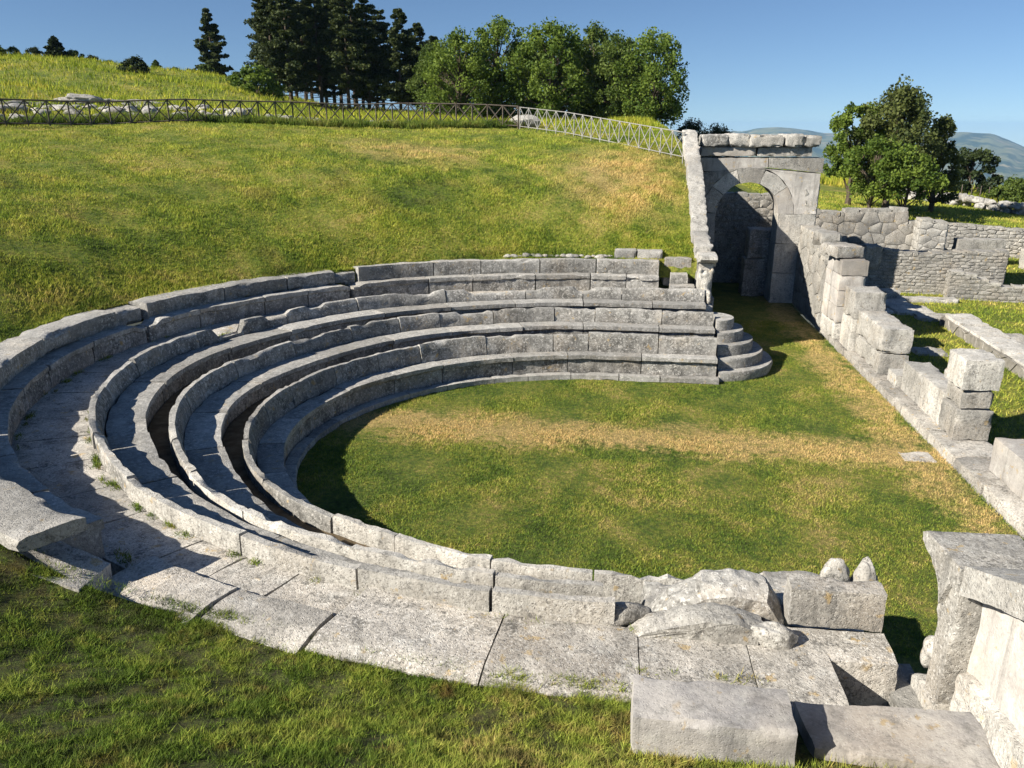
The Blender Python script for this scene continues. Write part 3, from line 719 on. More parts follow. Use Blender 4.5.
# voussoirs
nv_ = 5
def apt(r, a): return (CX + r * math.cos(a), SPR + r * math.sin(a))
for k in range(nv_):
    a0, a1 = math.pi * k / nv_ + .002, math.pi * (k + 1) / nv_ - .002; am = (a0 + a1) / 2
    ro = RAD + .56
    arch_piece('voussoir', [apt(RAD, a0), apt(ro, a0), apt(ro + .02, am), apt(ro, a1), apt(RAD, a1), apt(RAD, am)], YA - .003, YB, M[('clean', 'pale', 'ruin', 'pale', 'ruin')[k]])
def spandrel(sgn, xe):
    ro = RAD + .57; pts = [apt(ro, math.pi / 2 - sgn * math.pi / 2 * (1 - i / 8)) for i in range(9)]
    return pts
pr_ = [apt(RAD + .57, math.pi / 2 * i / 8) for i in range(9)]
arch_piece('spandrel', [(8.0, SPR + .01)] + [(8.0, 5.02), (CX + .02, 5.02 + .2)] + list(reversed(pr_)), YA, YB, M['clean'])
pl_ = [apt(RAD + .57, math.pi - math.pi / 2 * i / 8) for i in range(9)]
arch_piece('spandrel', [(3.48, SPR + .01)] + pl_ + [(CX - .02, 5.22), (3.48, 5.02)], YA, YB, M['ruin'])
arch_piece('top_course', [(6.05, 5.23), (8.06, 5.04), (8.06, 5.58), (6.05, 5.58)], YA - .02, YB, M['ruin'])
arch_piece('top_course', [(3.48, 5.04), (6.03, 5.23), (6.03, 5.58), (3.48, 5.58)], YA, YB, M['clean'])
for x0, x1, m_ in ((3.5, 5.55, 'clean'), (5.6, 7.6, 'pale')):
    block('frieze_block', (x0, x1), (YA + .02, YB), (5.64, 5.98), M[m_], ar, amp=.02, chip=.03)
for x0, x1, m_, z1 in ((3.5, 4.42, 'slab', 6.42), (4.45, 5.25, 'pale', 6.42), (5.27, 6.5, 'ruin', 6.42), (6.52, 7.2, 'pale', 6.46), (7.22, 7.85, 'ruin', 6.42)):
    block('cornice_block', (x0, x1), (YA - .16 + rnd.uniform(-.08, .06), YB + .1), (6.0, z1 + rnd.uniform(-.06, .03)), M['seat' if m_ == 'slab' else m_], ar, amp=.05, chip=.05, seg=.07, rot=rnd.uniform(-3, 3))
# wall closing the passage behind the arch
masonry('back_wall', (3.3, 20.3), (8.9, 20.3), 0, [(0, 3.9), (1, 3.8)],   .5, .5, .3, M['seat'], 'rubble wall seen through the arch with grass on top', seed=44)  # seat stone picked so its dark colour adds to the shade behind the arch
masonry('pier_flank', (8.02, 16.3), (8.02, 20.2), 0, [(0, 4.6), (.25, 4.3), (.25, 3.4), (1, 3.1)], .55, .55, .4, M['ruin'], 'dark rough wall running back from the side of the arch', seed=45)

# ------------------------------------------------------------------ ruins behind the stage
rg = 'ruined walls behind the stage'
masonry('terrace_wall', (8.7, 22.6), (14.5, 22.4), 0, [(0, 2.9), (.2, 2.95), (.34, 2.75), (.36, 2.95), (.84, 3.05), (.85, 2.5), (1, 2.4)], .6, .68, .55, M['ruin'], 'high terrace wall of large irregular stones below the dark trees', seed=51, bulge=.09, group=rg)
for x0, x1 in ((11.0, 12.0), (12.05, 13.4)):
    pass
masonry('rubble_wall', (14.7, 24.8), (22.5, 23.6), .5, [(0, 2.35), (.5, 2.15), (1, 1.75)], .5, .36, .17, M['ruin'], 'thin rubble wall under the grass terrace, behind the two pale kerb blocks', seed=52, group=rg)
masonry('wall_stub', (13.85, 21.5), (14.95, 21.4), .6, [(0, 2.7), (.5, 2.7), (1, 2.62)], 1.0, .5, .3, M['pale'], 'pale buttress stub at the end of the terrace wall', seed=53, group=rg)
masonry('brick_wall', (10.85, 18.95), (16.3, 18.45), -.05, [(0, 1.95), (.1, 1.95), (.13, 1.78), (.34, 1.75), (.38, 1.62), (.56, 1.78), (1, 1.86)], .6, .38, .13, M['ruin'], 'wall of thin courses of small stones with rounded end, in the middle of the ruins', seed=54, bulge=.03, jit=.3, group=rg)
solo(block('end_block', (10.75, 11.5), (18.75, 19.35), (1.0, 1.98), M['ruin'], amp=.05, chip=.07), 'rounded block capping the end of the thin coursed wall', 'stone block')
masonry('low_wall', (13.9, 17.75), (22.5, 16.6), -.05, [(0, 1.15), (.06, 1.1), (.22, .62), (1, .55)], .5, .4, .15, M['ruin'], 'low coursed wall with a sloping top in front of the thin coursed wall', seed=55, bulge=.03, jit=.3, group=rg, cap_mat=M['pale'])
solo(block('pale_block', (15.6, 17.6), (21.6, 22.2), (.7, 1.95), M['pale']), 'long pale block on the terrace beside the buttress stub', 'stone block', 'pale blocks on the ruin terrace')
solo(block('pale_block', (18.2, 20.2), (20.9, 21.5), (.6, 1.62), M['pale']), 'lower pale block at the picture edge under the thin rubble wall', 'stone block', 'pale blocks on the ruin terrace')
solo(block('pale_block', (19.6, 21.4), (22.3, 22.9), (.6, 2.1), M['pale']), 'upright pale block at the picture edge standing higher than its neighbour', 'stone block', 'pale blocks on the ruin terrace')
masonry('foundation_wall', (11.75, 6.2), (11.95, 13.2), -.05, [(0, .34), (1, .36)], -1.0, .7, .3, M['slab'], 'long low foundation wall with a broad pale top beyond the kerb blocks', seed=56, cap_mat=M['pale'], group=rg)
for i, (x, yy, sx, sy, h, lab) in enumerate(((11.4, 17.6, .55, .35, .38, 'big rounded stone at the foot of the low coursed wall'), (11.2, 16.4, .8, .6, .16, 'flat pale stone nearest the coursed wall in the line of footing stones'),
                                     (11.65, 15.2, .7, .65, .14, 'flat footing stone half in shade of the tall pier'), (12.1, 14.1, .7, .5, .16, 'flat footing stone touching the end of the foundation wall'),
                                     (12.9, 17.2, 1.2, .3, .18, 'long flat stone in the grass along the low coursed wall'), (10.4, 15.0, .5, .35, .12, 'small flat stone in the grass behind the tall pier'),
                                     (13.2, 10.3, .5, .9, .3, 'dark rough stone behind the foundation wall'), (10.2, 9.4, .5, .4, .1, 'thin pale stone in the grass between kerb and foundation wall'))):
    solo(block('footing_stone', (x - sx, x + sx), (yy - sy, yy + sy), (-.05, h), M['pale'] if i not in (0, 6) else M['ruin'], amp=.05, chip=.06), lab, 'stone', 'footing stones in the ruin grass')
solo(block('flat_stone', (6.55, 7.2), (.7, 1.2), (-.05, .035), M['slab'], amp=.012), 'flat stone sunk in dry grass beside the kerb', 'stone')

# ------------------------------------------------------------------ terrain
def wob(x, y):
    return .045 * np.sin(1.7 * x + .6 * y) * np.sin(1.3 * y - .5 * x) + .03 * np.sin(3.9 * x + 1.0) * np.sin(4.3 * y + 2.) + .09 * np.sin(.35 * x + 1.) * np.sin(.41 * y + .3)
PB = np.array([-116, -90, -83, -71, -65.7, -60.7, -58.2, -54.5, -50, -40, -20, 0, 25, 32, 60, 90, 116])
RB = np.array([9.28, 9.28, 9.27, 9.35, 9.60, 9.90, 10.15, 10.5, 10.66, 11.1, 11.75, 12.05, 11.1, 10.75, 9.85, 9.62, 9.62])
ZB = np.array([1.76, 1.77, 1.78, 1.80, 1.84, 1.92, 2.08, 2.36, 2.48, 2.57, 2.6, 2.62, 2.6, 2.62, 2.64, 2.66, 2.66])
SKP = [-400, -200, 0, 60, 120, 180, 235, 300, 350, 450, 550, 650, 700]
SKZ = [11., 12., 12.0, 12.3, 12.0, 11.4, 11.0, 9.2, 8.4, 7.8, 7.4, 6.5, 6.2]
def bank_xy(p, s):
    r = np.interp(p, PB, RB) + s
    a = np.radians(np.clip(p, -90, 90)); st = np.where(np.abs(p) > 90, (np.abs(p) - 90) * STEP, 0)
    return -r * np.cos(a) + st, r * np.sin(a)
def bank_z(p, s):
    x, y = bank_xy(p, s)
    z0 = np.interp(p, PB, ZB)
    fl = np.interp(p, [-70, -45], [.75, .15]); H = np.interp(p, [-116, -85, -62, -30, 5, 20, 45, 60, 90], [5.3, 5.2, 2.9, 2.9, 4.7, 4.6, 4.6, 4.4, 4.2]); L = np.interp(p, [-80, 20, 60], [9.5, 9.0, 6.6])
    ss = np.maximum(0, s - fl)
    z = z0 + H * (1 - np.exp(-ss / L)) + np.clip(s, 0, 1) * .05
    z = z + wob(x, y) * np.clip(s * .8, 0, 1) * np.interp(p, [-55, -30], [.35, 1.])
    dx, dy = x - CAM.x, y - CAM.y; D = np.hypot(dx, dy); az = np.arctan2(dx, dy)
    px = 512 + FPX * np.tan(np.clip(az - R_(YAW), -1.1, 1.1))
    T = np.interp(px, SKP, SKZ); T = np.where(y < -2, np.minimum(T, 9), T)
    k = np.clip((D - 44) / 46, 0, 1); k = k * k * (3 - 2 * k)
    z = z + (T - z) * k + .5 * np.sin(D * .35 + px * .02) * np.clip((D - 46) / 12, 0, 1) * np.clip((95 - D) / 30, 0, 1) * .5
    z = z + .45 * np.clip((D - 40.5) / 3.5, 0, 1) * np.clip((340 - px) / 80, 0, 1) * (y > 0)
    return z - np.clip(D - 92, 0, 400) * .16
def grid_mesh(X, Y, Z):
    n, m = X.shape; v = np.stack([X, Y, Z], -1).reshape(-1, 3)
    i = np.arange(n * m).reshape(n, m); f = np.stack([i[:-1, :-1], i[1:, :-1], i[1:, 1:], i[:-1, 1:]], -1).reshape(-1, 4)
    me = bpy.data.meshes.new('m'); me.from_pydata(v.tolist(), [], f.tolist()); me.polygons.foreach_set('use_smooth', [True] * len(f)); return me
S_ = np.concatenate([[-.05], np.arange(0, 8, .22), np.arange(8, 22, .5), np.arange(22, 60, 1.5), np.arange(60, 150, 5)])
p_far = np.arange(-44, 115.01, 1.5)
Pg, Sg = np.meshgrid(p_far, S_, indexing='ij'); X, Y = bank_xy(Pg, Sg); Z = bank_z(Pg, Sg); Z[:, 0] -= .5
def upward(me):
    me.update()
    if me.polygons[len(me.polygons) // 2].normal.z < 0: me.flip_normals()
    return me
tag(link('grass_bank', upward(grid_mesh(X, Y, Z)), M['bank']), kind='structure')
Sn = np.concatenate([[-.05], np.arange(0, 9, .16), np.arange(9, 40, 2)])
Pg, Sg = np.meshgrid(np.arange(-116, -43.9, 1.0), Sn, indexing='ij'); X, Y = bank_xy(Pg, Sg); Z = bank_z(Pg, Sg); Z[:, 0] -= .5
tag(link('grass_slope', upward(grid_mesh(X, Y, Z)), M['near']), kind='structure')
# orchestra and stage ground
gx, gy = np.meshgrid(np.arange(-6.5, 60, .5), np.arange(-60, 22.1, .5), indexing='ij')
lawn_z = lambda x, y: np.where(x < 7.4, 0.0, .02) + .012 * np.sin(2.1 * x) * np.sin(1.7 * y)
ok = (gx < 7.6)
gx1, gy1 = np.meshgrid(np.arange(-6.6, 7.61, .4), np.arange(-9, 21.01, .4), indexing='ij')
tag(link('lawn_ground', upward(grid_mesh(gx1, gy1, .012 * np.sin(2.1 * gx1) * np.sin(1.7 * gy1))), M['lawn']), kind='structure')
def right_z(x, y):
    """ground behind the stage: flat at first, a terrace step behind the ruin walls, then the brow of the hill"""
    base = .02 + .012 * np.sin(2.1 * x) * np.sin(1.7 * y)
    ter = np.interp(x, [2, 3.5, 5, 8, 12, 20, 30, 60, 120], [5.9, 5.2, 4.0, 3.1, 2.75, 2.1, 1.25, 0., -6])
    k = np.clip((y - np.where(x < 14.6, 22.9, 25.2 - (x - 14.7) * .154)) / .4, 0, 1)
    mid = np.clip((y - 19.0) / .3, 0, 1) * np.clip((x - 15.5) / .6, 0, 1) * .75
    z = np.maximum(base + mid, base + (ter - base) * k) + wob(x, y) * .5 * k
    return z - np.clip(y - 62, 0, 500) * .12
gx2, gy2 = np.meshgrid(np.concatenate([np.arange(7.6, 30, .4), np.arange(30, 130, 4)]), np.concatenate([np.arange(-60, -6, 3), np.arange(-6, 30, .4), np.arange(30, 160, 3)]), indexing='ij')
tag(link('ruin_ground', upward(grid_mesh(gx2, gy2, right_z(gx2, gy2))), M['bank']), kind='structure')
gx3, gy3 = np.meshgrid(np.arange(2.6, 7.7, .3), np.concatenate([np.arange(20.6, 30, .4), np.arange(30, 160, 3)]), indexing='ij')
tag(link('hill_shoulder', upward(grid_mesh(gx3, gy3, right_z(gx3, np.maximum(gy3, 23.3)) - np.clip(gy3 - 62, 0, 500) * 0)), M['bank']), kind='structure')
# valley and far mountains
az = np.radians(np.arange(-75, 60.1, .35)); dist = np.array([85, 140, 300, 900, 2000, 3400, 4100, 4800, 5500, 6200, 6800, 7200.])
RX = [-300, 600, 730, 750, 768, 785, 810, 840, 900, 940, 970, 1000, 1024, 1100, 1400]; RV = [118, 128, 130.5, 127.5, 126, 128, 131, 132.5, 131, 129.5, 131.5, 138, 146, 160, 140]
A, Dg = np.meshgrid(az, dist, indexing='ij')
px = 512 + FPX * np.tan(np.clip(A - R_(YAW), -1.2, 1.2)); ridge = CAM.z + (125.2 - np.interp(px, RX, RV)) / FPX * 7000 * np.sqrt(1 + ((px - 512) / FPX) ** 2)
zb = np.interp(Dg, [85, 140, 300, 900, 2000, 3400], [-8, -22, -60, -160, -290, -330])
t = np.clip((Dg - 3400) / 3400, 0, 1); zz = zb * (1 - t) + ridge * t
zz += np.where((Dg > 3000), (28 * np.sin(A * 47 + Dg * .002) + 18 * np.sin(A * 131 - Dg * .004) + 9 * np.sin(A * 311)) * np.clip(1 - np.abs(t - .5) * 1.7, .12, 1), 0)
zz = np.where(Dg > 6900, zz - 120, zz)
X = CAM.x + Dg * np.sin(A); Y = CAM.y + Dg * np.cos(A)
tag(link('mountains', upward(grid_mesh(X, Y, zz)), M['valley']), kind='structure')

# ------------------------------------------------------------------ grass blades
def blades(name, x, y, z, h, w, mat, tone, lean=.5):
    n = len(x); a = rng.uniform(0, 2 * np.pi, n); l = rng.normal(0, lean, (n, 2)) * h[:, None]
    ca, sa = np.cos(a) * w / 2, np.sin(a) * w / 2
    v = np.empty((n, 3, 3), np.float32)
    v[:, 0] = np.stack([x - ca, y - sa, z - .01], -1); v[:, 1] = np.stack([x + ca, y + sa, z - .01], -1); v[:, 2] = np.stack([x + l[:, 0], y + l[:, 1], z + h], -1)
    me = bpy.data.meshes.new('m'); me.vertices.add(n * 3); me.vertices.foreach_set('co', v.ravel())
    me.loops.add(n * 3); me.loops.foreach_set('vertex_index', np.arange(n * 3, dtype=np.int32))
    me.polygons.add(n); me.polygons.foreach_set('loop_start', np.arange(0, n * 3, 3, dtype=np.int32))
    at = me.attributes.new('tone', 'FLOAT', 'FACE'); at.data.foreach_set('value', tone.astype(np.float32))
    me.update(); me.validate()
    return tag(link(name, me, mat), kind='stuff')
def patch(x, y, f=1.0):
    return .5 + .25 * np.sin(2.1 * f * x + 1.3 * np.sin(1.7 * f * y)) + .25 * np.sin(2.9 * f * y + 1.1 * np.sin(2.3 * f * x + 1))
# near slope: tufts
def tuss(x, y):
    a = .5 + .5 * np.sin(5.1 * x + 1.9 * np.sin(3.3 * y) + .7) * np.sin(4.7 * y + 1.6 * np.sin(3.9 * x)); b = .5 + .5 * np.sin(12.7 * x + 2.1 * np.sin(9.3 * y)) * np.sin(13.9 * y + 1.7 * np.sin(8.1 * x + 2))
    return .55 * a + .45 * b
n = 680000; p = rng.uniform(-116, -38, n); s = rng.uniform(-.14, 4.4, n); s = np.where((s < 0) & (rng.random(n) < .5), -s, s); x, y = bank_xy(p, s)
d = np.hypot(x - CAM.x, y - CAM.y); tu = tuss(x, y)
keep = (rng.random(n) < np.clip((6.8 / d) ** 2, .12, 1)) & (rng.random(n) < np.clip((tu - .16) * 2.2, .06, 1))
blk = ((x > .5) & (x < 1.82) & (y > -10.03) & (y < -9.5)) | ((x > 1.85) & (y > -10.05))
keep &= ~blk; p, s, x, y, tu = p[keep], s[keep], x[keep], y[keep], tu[keep]; n = len(x)
h = rng.uniform(.018, .055, n) * (.35 + 1.0 * tu) * np.where(rng.random(n) < .04, 1.8, 1)
blades('grass', x, y, bank_z(p, s) + .012 * tu + np.where(s < 0, .05, 0), h, rng.uniform(.004, .010, n), M['nearb'], rng.random(n) * .75 + .25 * tu, .8)
# far bank
n = 560000; p = rng.uniform(-42, 115, n); s = 24 * rng.random(n) ** 1.25; x, y = bank_xy(p, s); d = np.hypot(x - CAM.x, y - CAM.y)
keep = (y > -8) & (x < 2.8) & (rng.random(n) < np.clip((26 / d) ** 1.3, .25, 1)); p, s, x, y, d = p[keep], s[keep], x[keep], y[keep], d[keep]; n = len(x)
pt = patch(x, y, .7); h = rng.uniform(.025, .075, n) * (.4 + pt) * (1 + d / 70)
blades('grass', x, y, bank_z(p, s), h, .010 + d * .0006, M['bankb'], rng.random(n) * .55 + .45 * pt, .6)
nt_ = 420; pc = rng.uniform(-108, 20, nt_); rc = np.where(rng.random(nt_) < .6, rf(B3, pc) + .17 + rng.normal(0, .03, nt_), rf(E0, pc) - .02 + rng.normal(0, .04, nt_)); kk = np.sin(pc * .9) + np.sin(pc * 2.3 + 1) > .1; pc, rc = pc[kk], rc[kk]
k = rng.integers(0, len(pc), len(pc) * 24); pq = pc[k] + rng.normal(0, .35, len(k)); rq = rc[k] + rng.normal(0, .022, len(k)); a_ = np.radians(np.clip(pq, -90, 90)); st_ = np.where(pq < -90, (-90 - pq) * STEP, 0)
blades('weeds', -rq * np.cos(a_) + st_, rq * np.sin(a_), np.full(len(k), 1.80), rng.uniform(.015, .07, len(k)), np.full(len(k), .012), M['nearb'], rng.random(len(k)) * .7, .7)
xs = np.concatenate([rng.uniform(.42, 1.85, 1500), rng.uniform(1.95, 3.5, 900), np.full(300, .46) + rng.normal(0, .02, 300)]); ys = np.concatenate([np.full(1500, -10.07), np.full(900, -9.99), rng.uniform(-10.05, -9.5, 300)]) + rng.normal(0, .03, 2700)
blades('grass', xs, ys, bank_z(np.clip(-90 - xs / STEP, -116, -90), -ys - 9.28) - .01, rng.uniform(.03, .11, 2700), np.full(2700, .01), M['nearb'], rng.random(2700), .6)
# far hill, longer grass
n = 120000; p = rng.uniform(-20, 110, n); s = rng.uniform(16, 75, n); x, y = bank_xy(p, s); d = np.hypot(x - CAM.x, y - CAM.y)
keep = (d > 42) & (d < 96) & (y > -5) & (x < 3); p, s, x, y, d = p[keep], s[keep], x[keep], y[keep], d[keep]; n = len(x)
blades('grass', x, y, bank_z(p, s), rng.uniform(.12, .38, n) * (.5 + patch(x, y, .5)), np.full(n, .07), M['fieldb'], rng.random(n), .4)
# orchestra
n = 420000; x = rng.uniform(-6.4, 7.45, n); y = rng.uniform(-6, 13, n)
th = np.degrees(np.arctan2(y, -x)); rr = np.hypot(x, y); lim = np.interp(np.clip(th, -90, 90), PP, S1) - .2
inside = np.where(x < 0, rr < lim, np.abs(y) < 5.35) | ((x > 3.45) & (y < 13) & (y > -6)); keep = inside
x, y = x[keep], y[keep]; n = len(x); pt = patch(x, y, .9)
blades('grass', x, y, np.zeros(n), rng.uniform(.02, .05, n) * (.6 + .6 * pt), rng.uniform(.012, .022, n), M['lawnb'], rng.random(n) * .7 + .3 * pt, .6)
# ground behind the stage and its terrace
n = 110000; x = rng.uniform(8.6, 26, n); y = rng.uniform(-1, 40, n); z = right_z(x, y); d = np.hypot(x - CAM.x, y - CAM.y)
keep = rng.random(n) < np.clip((24 / d), .3, 1); x, y, z, d = x[keep], y[keep], z[keep], d[keep]; n = len(x)
blades('grass', x, y, z, rng.uniform(.05, .13, n), .014 + d * .0007, M['bankb'], rng.random(n), .6)
n = 30000; x = rng.uniform(13, 50, n); y = rng.uniform(30, 64, n); kk = y > 42.0 - (x - 19.7) * 1.66; x, y = x[kk], y[kk]; n = len(x)
blades('tall_grass', x, y, right_z(x, y), rng.uniform(.3, .8, n), np.full(n, .07), M['fieldb'], rng.random(n), .25)

# ------------------------------------------------------------------ trees
def tube(bm, pts, rads, n=7):
    rings = []
    for i, (p, r) in enumerate(zip(pts, rads)):
        t = (pts[min(i + 1, len(pts) - 1)] - pts[max(i - 1, 0)]).normalized()
        a = t.orthogonal().normalized(); b = t.cross(a)
        rings.append([bm.verts.new(p + a * (r * math.cos(2 * math.pi * k / n)) + b * (r * math.sin(2 * math.pi * k / n))) for k in range(n)])
    for A, B in zip(rings[:-1], rings[1:]):
        for k in range(n): bm.faces.new((A[k], A[(k + 1) % n], B[(k + 1) % n], B[k]))
def leaves_mesh(cent, rad, cnt, size, flat=.0, seed=1, droop=0., core=None):
    """leaf-sized triangles gathered in clumps cent/rad"""
    r = np.random.default_rng(seed); cent = np.asarray(cent, float); rad = np.asarray(rad, float)
    if rad.ndim == 1: rad = np.repeat(rad[:, None], 3, 1)
    k = np.repeat(np.arange(len(cent)), cnt); n = len(k)
    q = r.normal(size=(n, 3)); q /= np.linalg.norm(q, axis=1)[:, None]; q *= (r.random(n) ** .45)[:, None]
    P = cent[k] + q * rad[k]
    a = r.normal(size=(n, 3)); a[:, 2] *= (1 - flat); a /= np.linalg.norm(a, axis=1)[:, None]
    b = r.normal(size=(n, 3)); b[:, 2] *= (1 - flat); b -= (a * b).sum(1)[:, None] * a; b /= np.linalg.norm(b, axis=1)[:, None]
    sz = size * r.uniform(.6, 1.4, n)[:, None]
    v = np.stack([P - a * sz * .5, P + b * sz * .45, P + a * sz * .7, P - b * sz * .45], 1).astype(np.float32)
    me = bpy.data.meshes.new('m'); me.vertices.add(n * 4); me.vertices.foreach_set('co', v.ravel())
    me.loops.add(n * 4); me.loops.foreach_set('vertex_index', np.arange(n * 4, dtype=np.int32))
    me.polygons.add(n); me.polygons.foreach_set('loop_start', np.arange(0, n * 4, 4, dtype=np.int32))
    ct = r.random(len(cent)); tone = np.clip(ct[k] * .55 + r.random(n) * .45, 0, 1)
    at = me.attributes.new('tone', 'FLOAT', 'FACE'); at.data.foreach_set('value', tone.astype(np.float32))
    me.update(); me.validate(); return me
def broad_proto(H, W, seed, bole=.22, n=42, leaf=.2, cnt=130, shape='round'):
    r = random.Random(seed); bm = bmesh.new(); cent = []; rad = []
    top = Vector((r.uniform(-.2, .2), r.uniform(-.2, .2), H * .8))
    pts = [Vector((0, 0, -.3)).lerp(top, t) + Vector((r.uniform(-.08, .08), r.uniform(-.08, .08), 0)) * (t * 2) for t in (0, .2, .4, .6, .8, 1)]
    tube(bm, pts, [H * .032 * (1 - t * .8) for t in (0, .2, .4, .6, .8, 1)])
    for i in range(n):
        t = r.random(); z = bole + (1 - bole) * t
        if shape == 'round': prof = math.sin(math.pi * min(1, .12 + t * .86)) ** .6
        else: prof = (1 - t) ** .7 * .95 + .1
        a = r.uniform(0, 2 * math.pi); rr = W * .5 * prof * (r.random() ** .4) * .95
        c = Vector((rr * math.cos(a), rr * math.sin(a), H * z * .96))
        cent.append(c); cr = W * r.uniform(.06, .14); rad.append((cr, cr, cr * r.uniform(.6, 1.5)))
        if i % 2 == 0:
            s = pts[0].lerp(top, max(.18, min(.9, z - .22))); m = s.lerp(c, .5) + Vector((0, 0, .1 * W * r.uniform(-.3, .6)))
            tube(bm, [s, m, c], [H * .011, H * .007, H * .003], 5)
    return finish(bm), leaves_mesh(cent, rad, cnt, leaf, seed=seed)
def pine_proto(H, W, seed, bole=.3, leaf=.22, cnt=44, dense=1.0):
    r = random.Random(seed); bm = bmesh.new(); cent = []; rad = []
    pts = [Vector((r.uniform(-.06, .06), r.uniform(-.06, .06), H * t)) for t in (-.03, .25, .5, .75, 1)]
    tube(bm, pts, [H * .018 * (1.02 - t) for t in (0, .25, .5, .75, 1)])
    z = bole
    while z < .98:
        u = (z - bole) / (1 - bole); R = W * .5 * ((1 - u) ** .75 * .95 + .06) * (.75 + .5 * r.random())
        if u < .18: R *= .6 + u * 2
        for k in range(int((5 + 2 * (1 - u)) * dense)):
            a = r.uniform(0, 2 * math.pi); L = R * r.uniform(.55, 1.08)
            s = Vector((0, 0, H * z)); e = Vector((L * math.cos(a), L * math.sin(a), H * z + L * r.uniform(-.12, .28)))
            tube(bm, [s, s.lerp(e, .5) + Vector((0, 0, -.03 * L)), e], [H * .005, H * .004, H * .002], 4)
            for t in (.45, .72, 1.0):
                c = s.lerp(e, t); cent.append(c); rad.append((L * .2 + .1, L * .2 + .1, .13 + .05 * L))
        z += r.uniform(.035, .06)
    # dead twigs under the crown
    for k in range(14):
        a = r.uniform(0, 2 * math.pi); zz = H * r.uniform(bole * .3, bole); L = W * r.uniform(.12, .3)
        tube(bm, [Vector((0, 0, zz)), Vector((L * math.cos(a), L * math.sin(a), zz - .1 * L))], [H * .004, H * .001], 4)
    return finish(bm), leaves_mesh(cent, rad, cnt, leaf, flat=.35, seed=seed)
def plant(name, proto, loc, label, cat, mat, group, rot=0., sc=(1, 1, 1)):
    root = tag(empty(name, loc), label, cat, group); root.rotation_euler = (0, 0, rot); root.scale = sc
    for nm, me, mt in (('trunk', proto[0], M['bark']), ('crown', proto[1], mat)):
        if not me.materials: me.materials.append(mt)
        o = bpy.data.objects.new(nm, me); COL.objects.link(o); o.parent = root
        if me.materials[0] is not mt: o.material_slots[0].link = 'OBJECT'; o.material_slots[0].material = mt
    return root
def px2xy(px, d):
    a = R_(YAW) + math.atan((px - 512) / FPX); return CAM.x + d * math.sin(a), CAM.y + d * math.cos(a)
def hill_z(x, y):
    if x > 2.8: return float(right_z(np.array(x), np.array(max(y, 23.4))))
    r = math.hypot(min(x, 0), y); p = math.degrees(math.atan2(y, -x)) if x < 0 else 90 + x / STEP
    s = r - float(np.interp(p, PB, RB)); return float(bank_z(np.array([p]), np.array([s]))[0])
def at_px(px, d): x, y = px2xy(px, d); return (x, y, hill_z(x, y) - .05)

pines = [pine_proto(9.9, 4.6, 101, .20, leaf=.16, cnt=60, dense=1.1), pine_proto(9.6, 4.4, 102, .13, leaf=.16, cnt=60, dense=1.1), pine_proto(10.4, 4.2, 103, .27, leaf=.16, cnt=60, dense=1.1), pine_proto(8.0, 4.8, 104, .12, leaf=.16, cnt=60, dense=1.2)]
PX = [(290, 72, 0, .98), (291, 78, 2, 1.02), (305, 70, 1, 1.04), (319, 77, 0, 1.02), (333, 72, 2, .98), (346, 79, 1, 1.06), (359, 70, 0, .98), (365, 76, 2, .96), (378, 71, 1, .96), (391, 78, 0, .93), (295, 86, 0, 1.06), (352, 88, 2, 1.08), (324, 90, 1, 1.1), (372, 88, 0, 1.0), (292, 84, 2, 1.0), (310, 83, 1, 1.0), (338, 84, 0, 1.02), (366, 85, 2, 1.0), (386, 84, 1, .96),
      (408, 70, 3, 1.0), (424, 74, 3, 1.02), (440, 72, 3, .86), (458, 76, 3, .84)]
plab = ['tall dark pine at the outer edge of the pine group, beside the lone conifer', 'tall dark pine with bare lower trunk inside the dense pine group']
for i, (px, d, k, s) in enumerate(PX):
    lab = plab[0] if i == 0 else (plab[1] if i < 19 else ('dense pine with a low crown between the bare trunks and the green broadleaf trees' if i < 21 else 'shorter pine half hidden behind the first broadleaf tree'))
    plant('pine_tree', pines[k], at_px(px, d), lab, 'pine tree', M['pine'], ('tall pines on the hilltop' if i < 19 else 'low-crowned pines') if i else None, rnd.uniform(0, 6.28), (s, s, s * rnd.uniform(.95, 1.05)))
plant('pine_tree', pine_proto(8, 4.2, 111, .08, leaf=.26), at_px(235, 96), 'lone conifer standing apart on the hill crest', 'pine tree', M['pine'], None, 1., (1, 1, .98))
broads = [broad_proto(6.7, 6.4, 201, .03, 130, .15, 120), broad_proto(6.3, 5.8, 202, .03, 120, .15, 120), broad_proto(5.9, 5.6, 203, .03, 110, .15, 120)]
BX = [(462, 60, 0, .90, 'leaf', 'bright green broadleaf tree leaning against the dark pines'), (500, 62, 0, 1.02, 'leaf', 'tall light green broadleaf tree, the highest crown behind the fence bend'),
      (548, 60, 1, 1.04, 'leaf', 'yellow-green broadleaf tree in the middle of the broadleaf clump'), (590, 63, 0, .98, 'oak', 'dark broadleaf tree with a spiky top behind the pale fence'),
      (612, 60, 1, .90, 'oak', 'dark rounded broadleaf tree above the falling part of the pale fence'), (644, 58, 2, .96, 'leaf', 'green broadleaf tree at the end of the clump above the wing wall'),
      (446, 66, 1, .86, 'oak', 'dark broadleaf tree squeezed between the pines and the first bright green tree'), (530, 70, 1, 1.0, 'oak', 'shaded broadleaf tree behind the yellow-green tree'), (575, 72, 0, .98, 'oak', 'shaded broadleaf tree behind the spiky dark tree'),
      (628, 68, 2, .9, 'oak', 'shaded broadleaf tree behind the last green tree'), (708, 62, 2, .60, 'shrub', 'low dark bushy tree just above the top of the wing wall'), (682, 60, 2, .55, 'shrub', 'small dark bush between the broadleaf clump and the wing wall')]
for px, d, k, s, m_, lab in BX:
    plant('broadleaf_tree', broads[k], at_px(px, d), lab, 'tree', M[m_], 'broadleaf trees behind the fence', rnd.uniform(0, 6.28), (s, s, s))
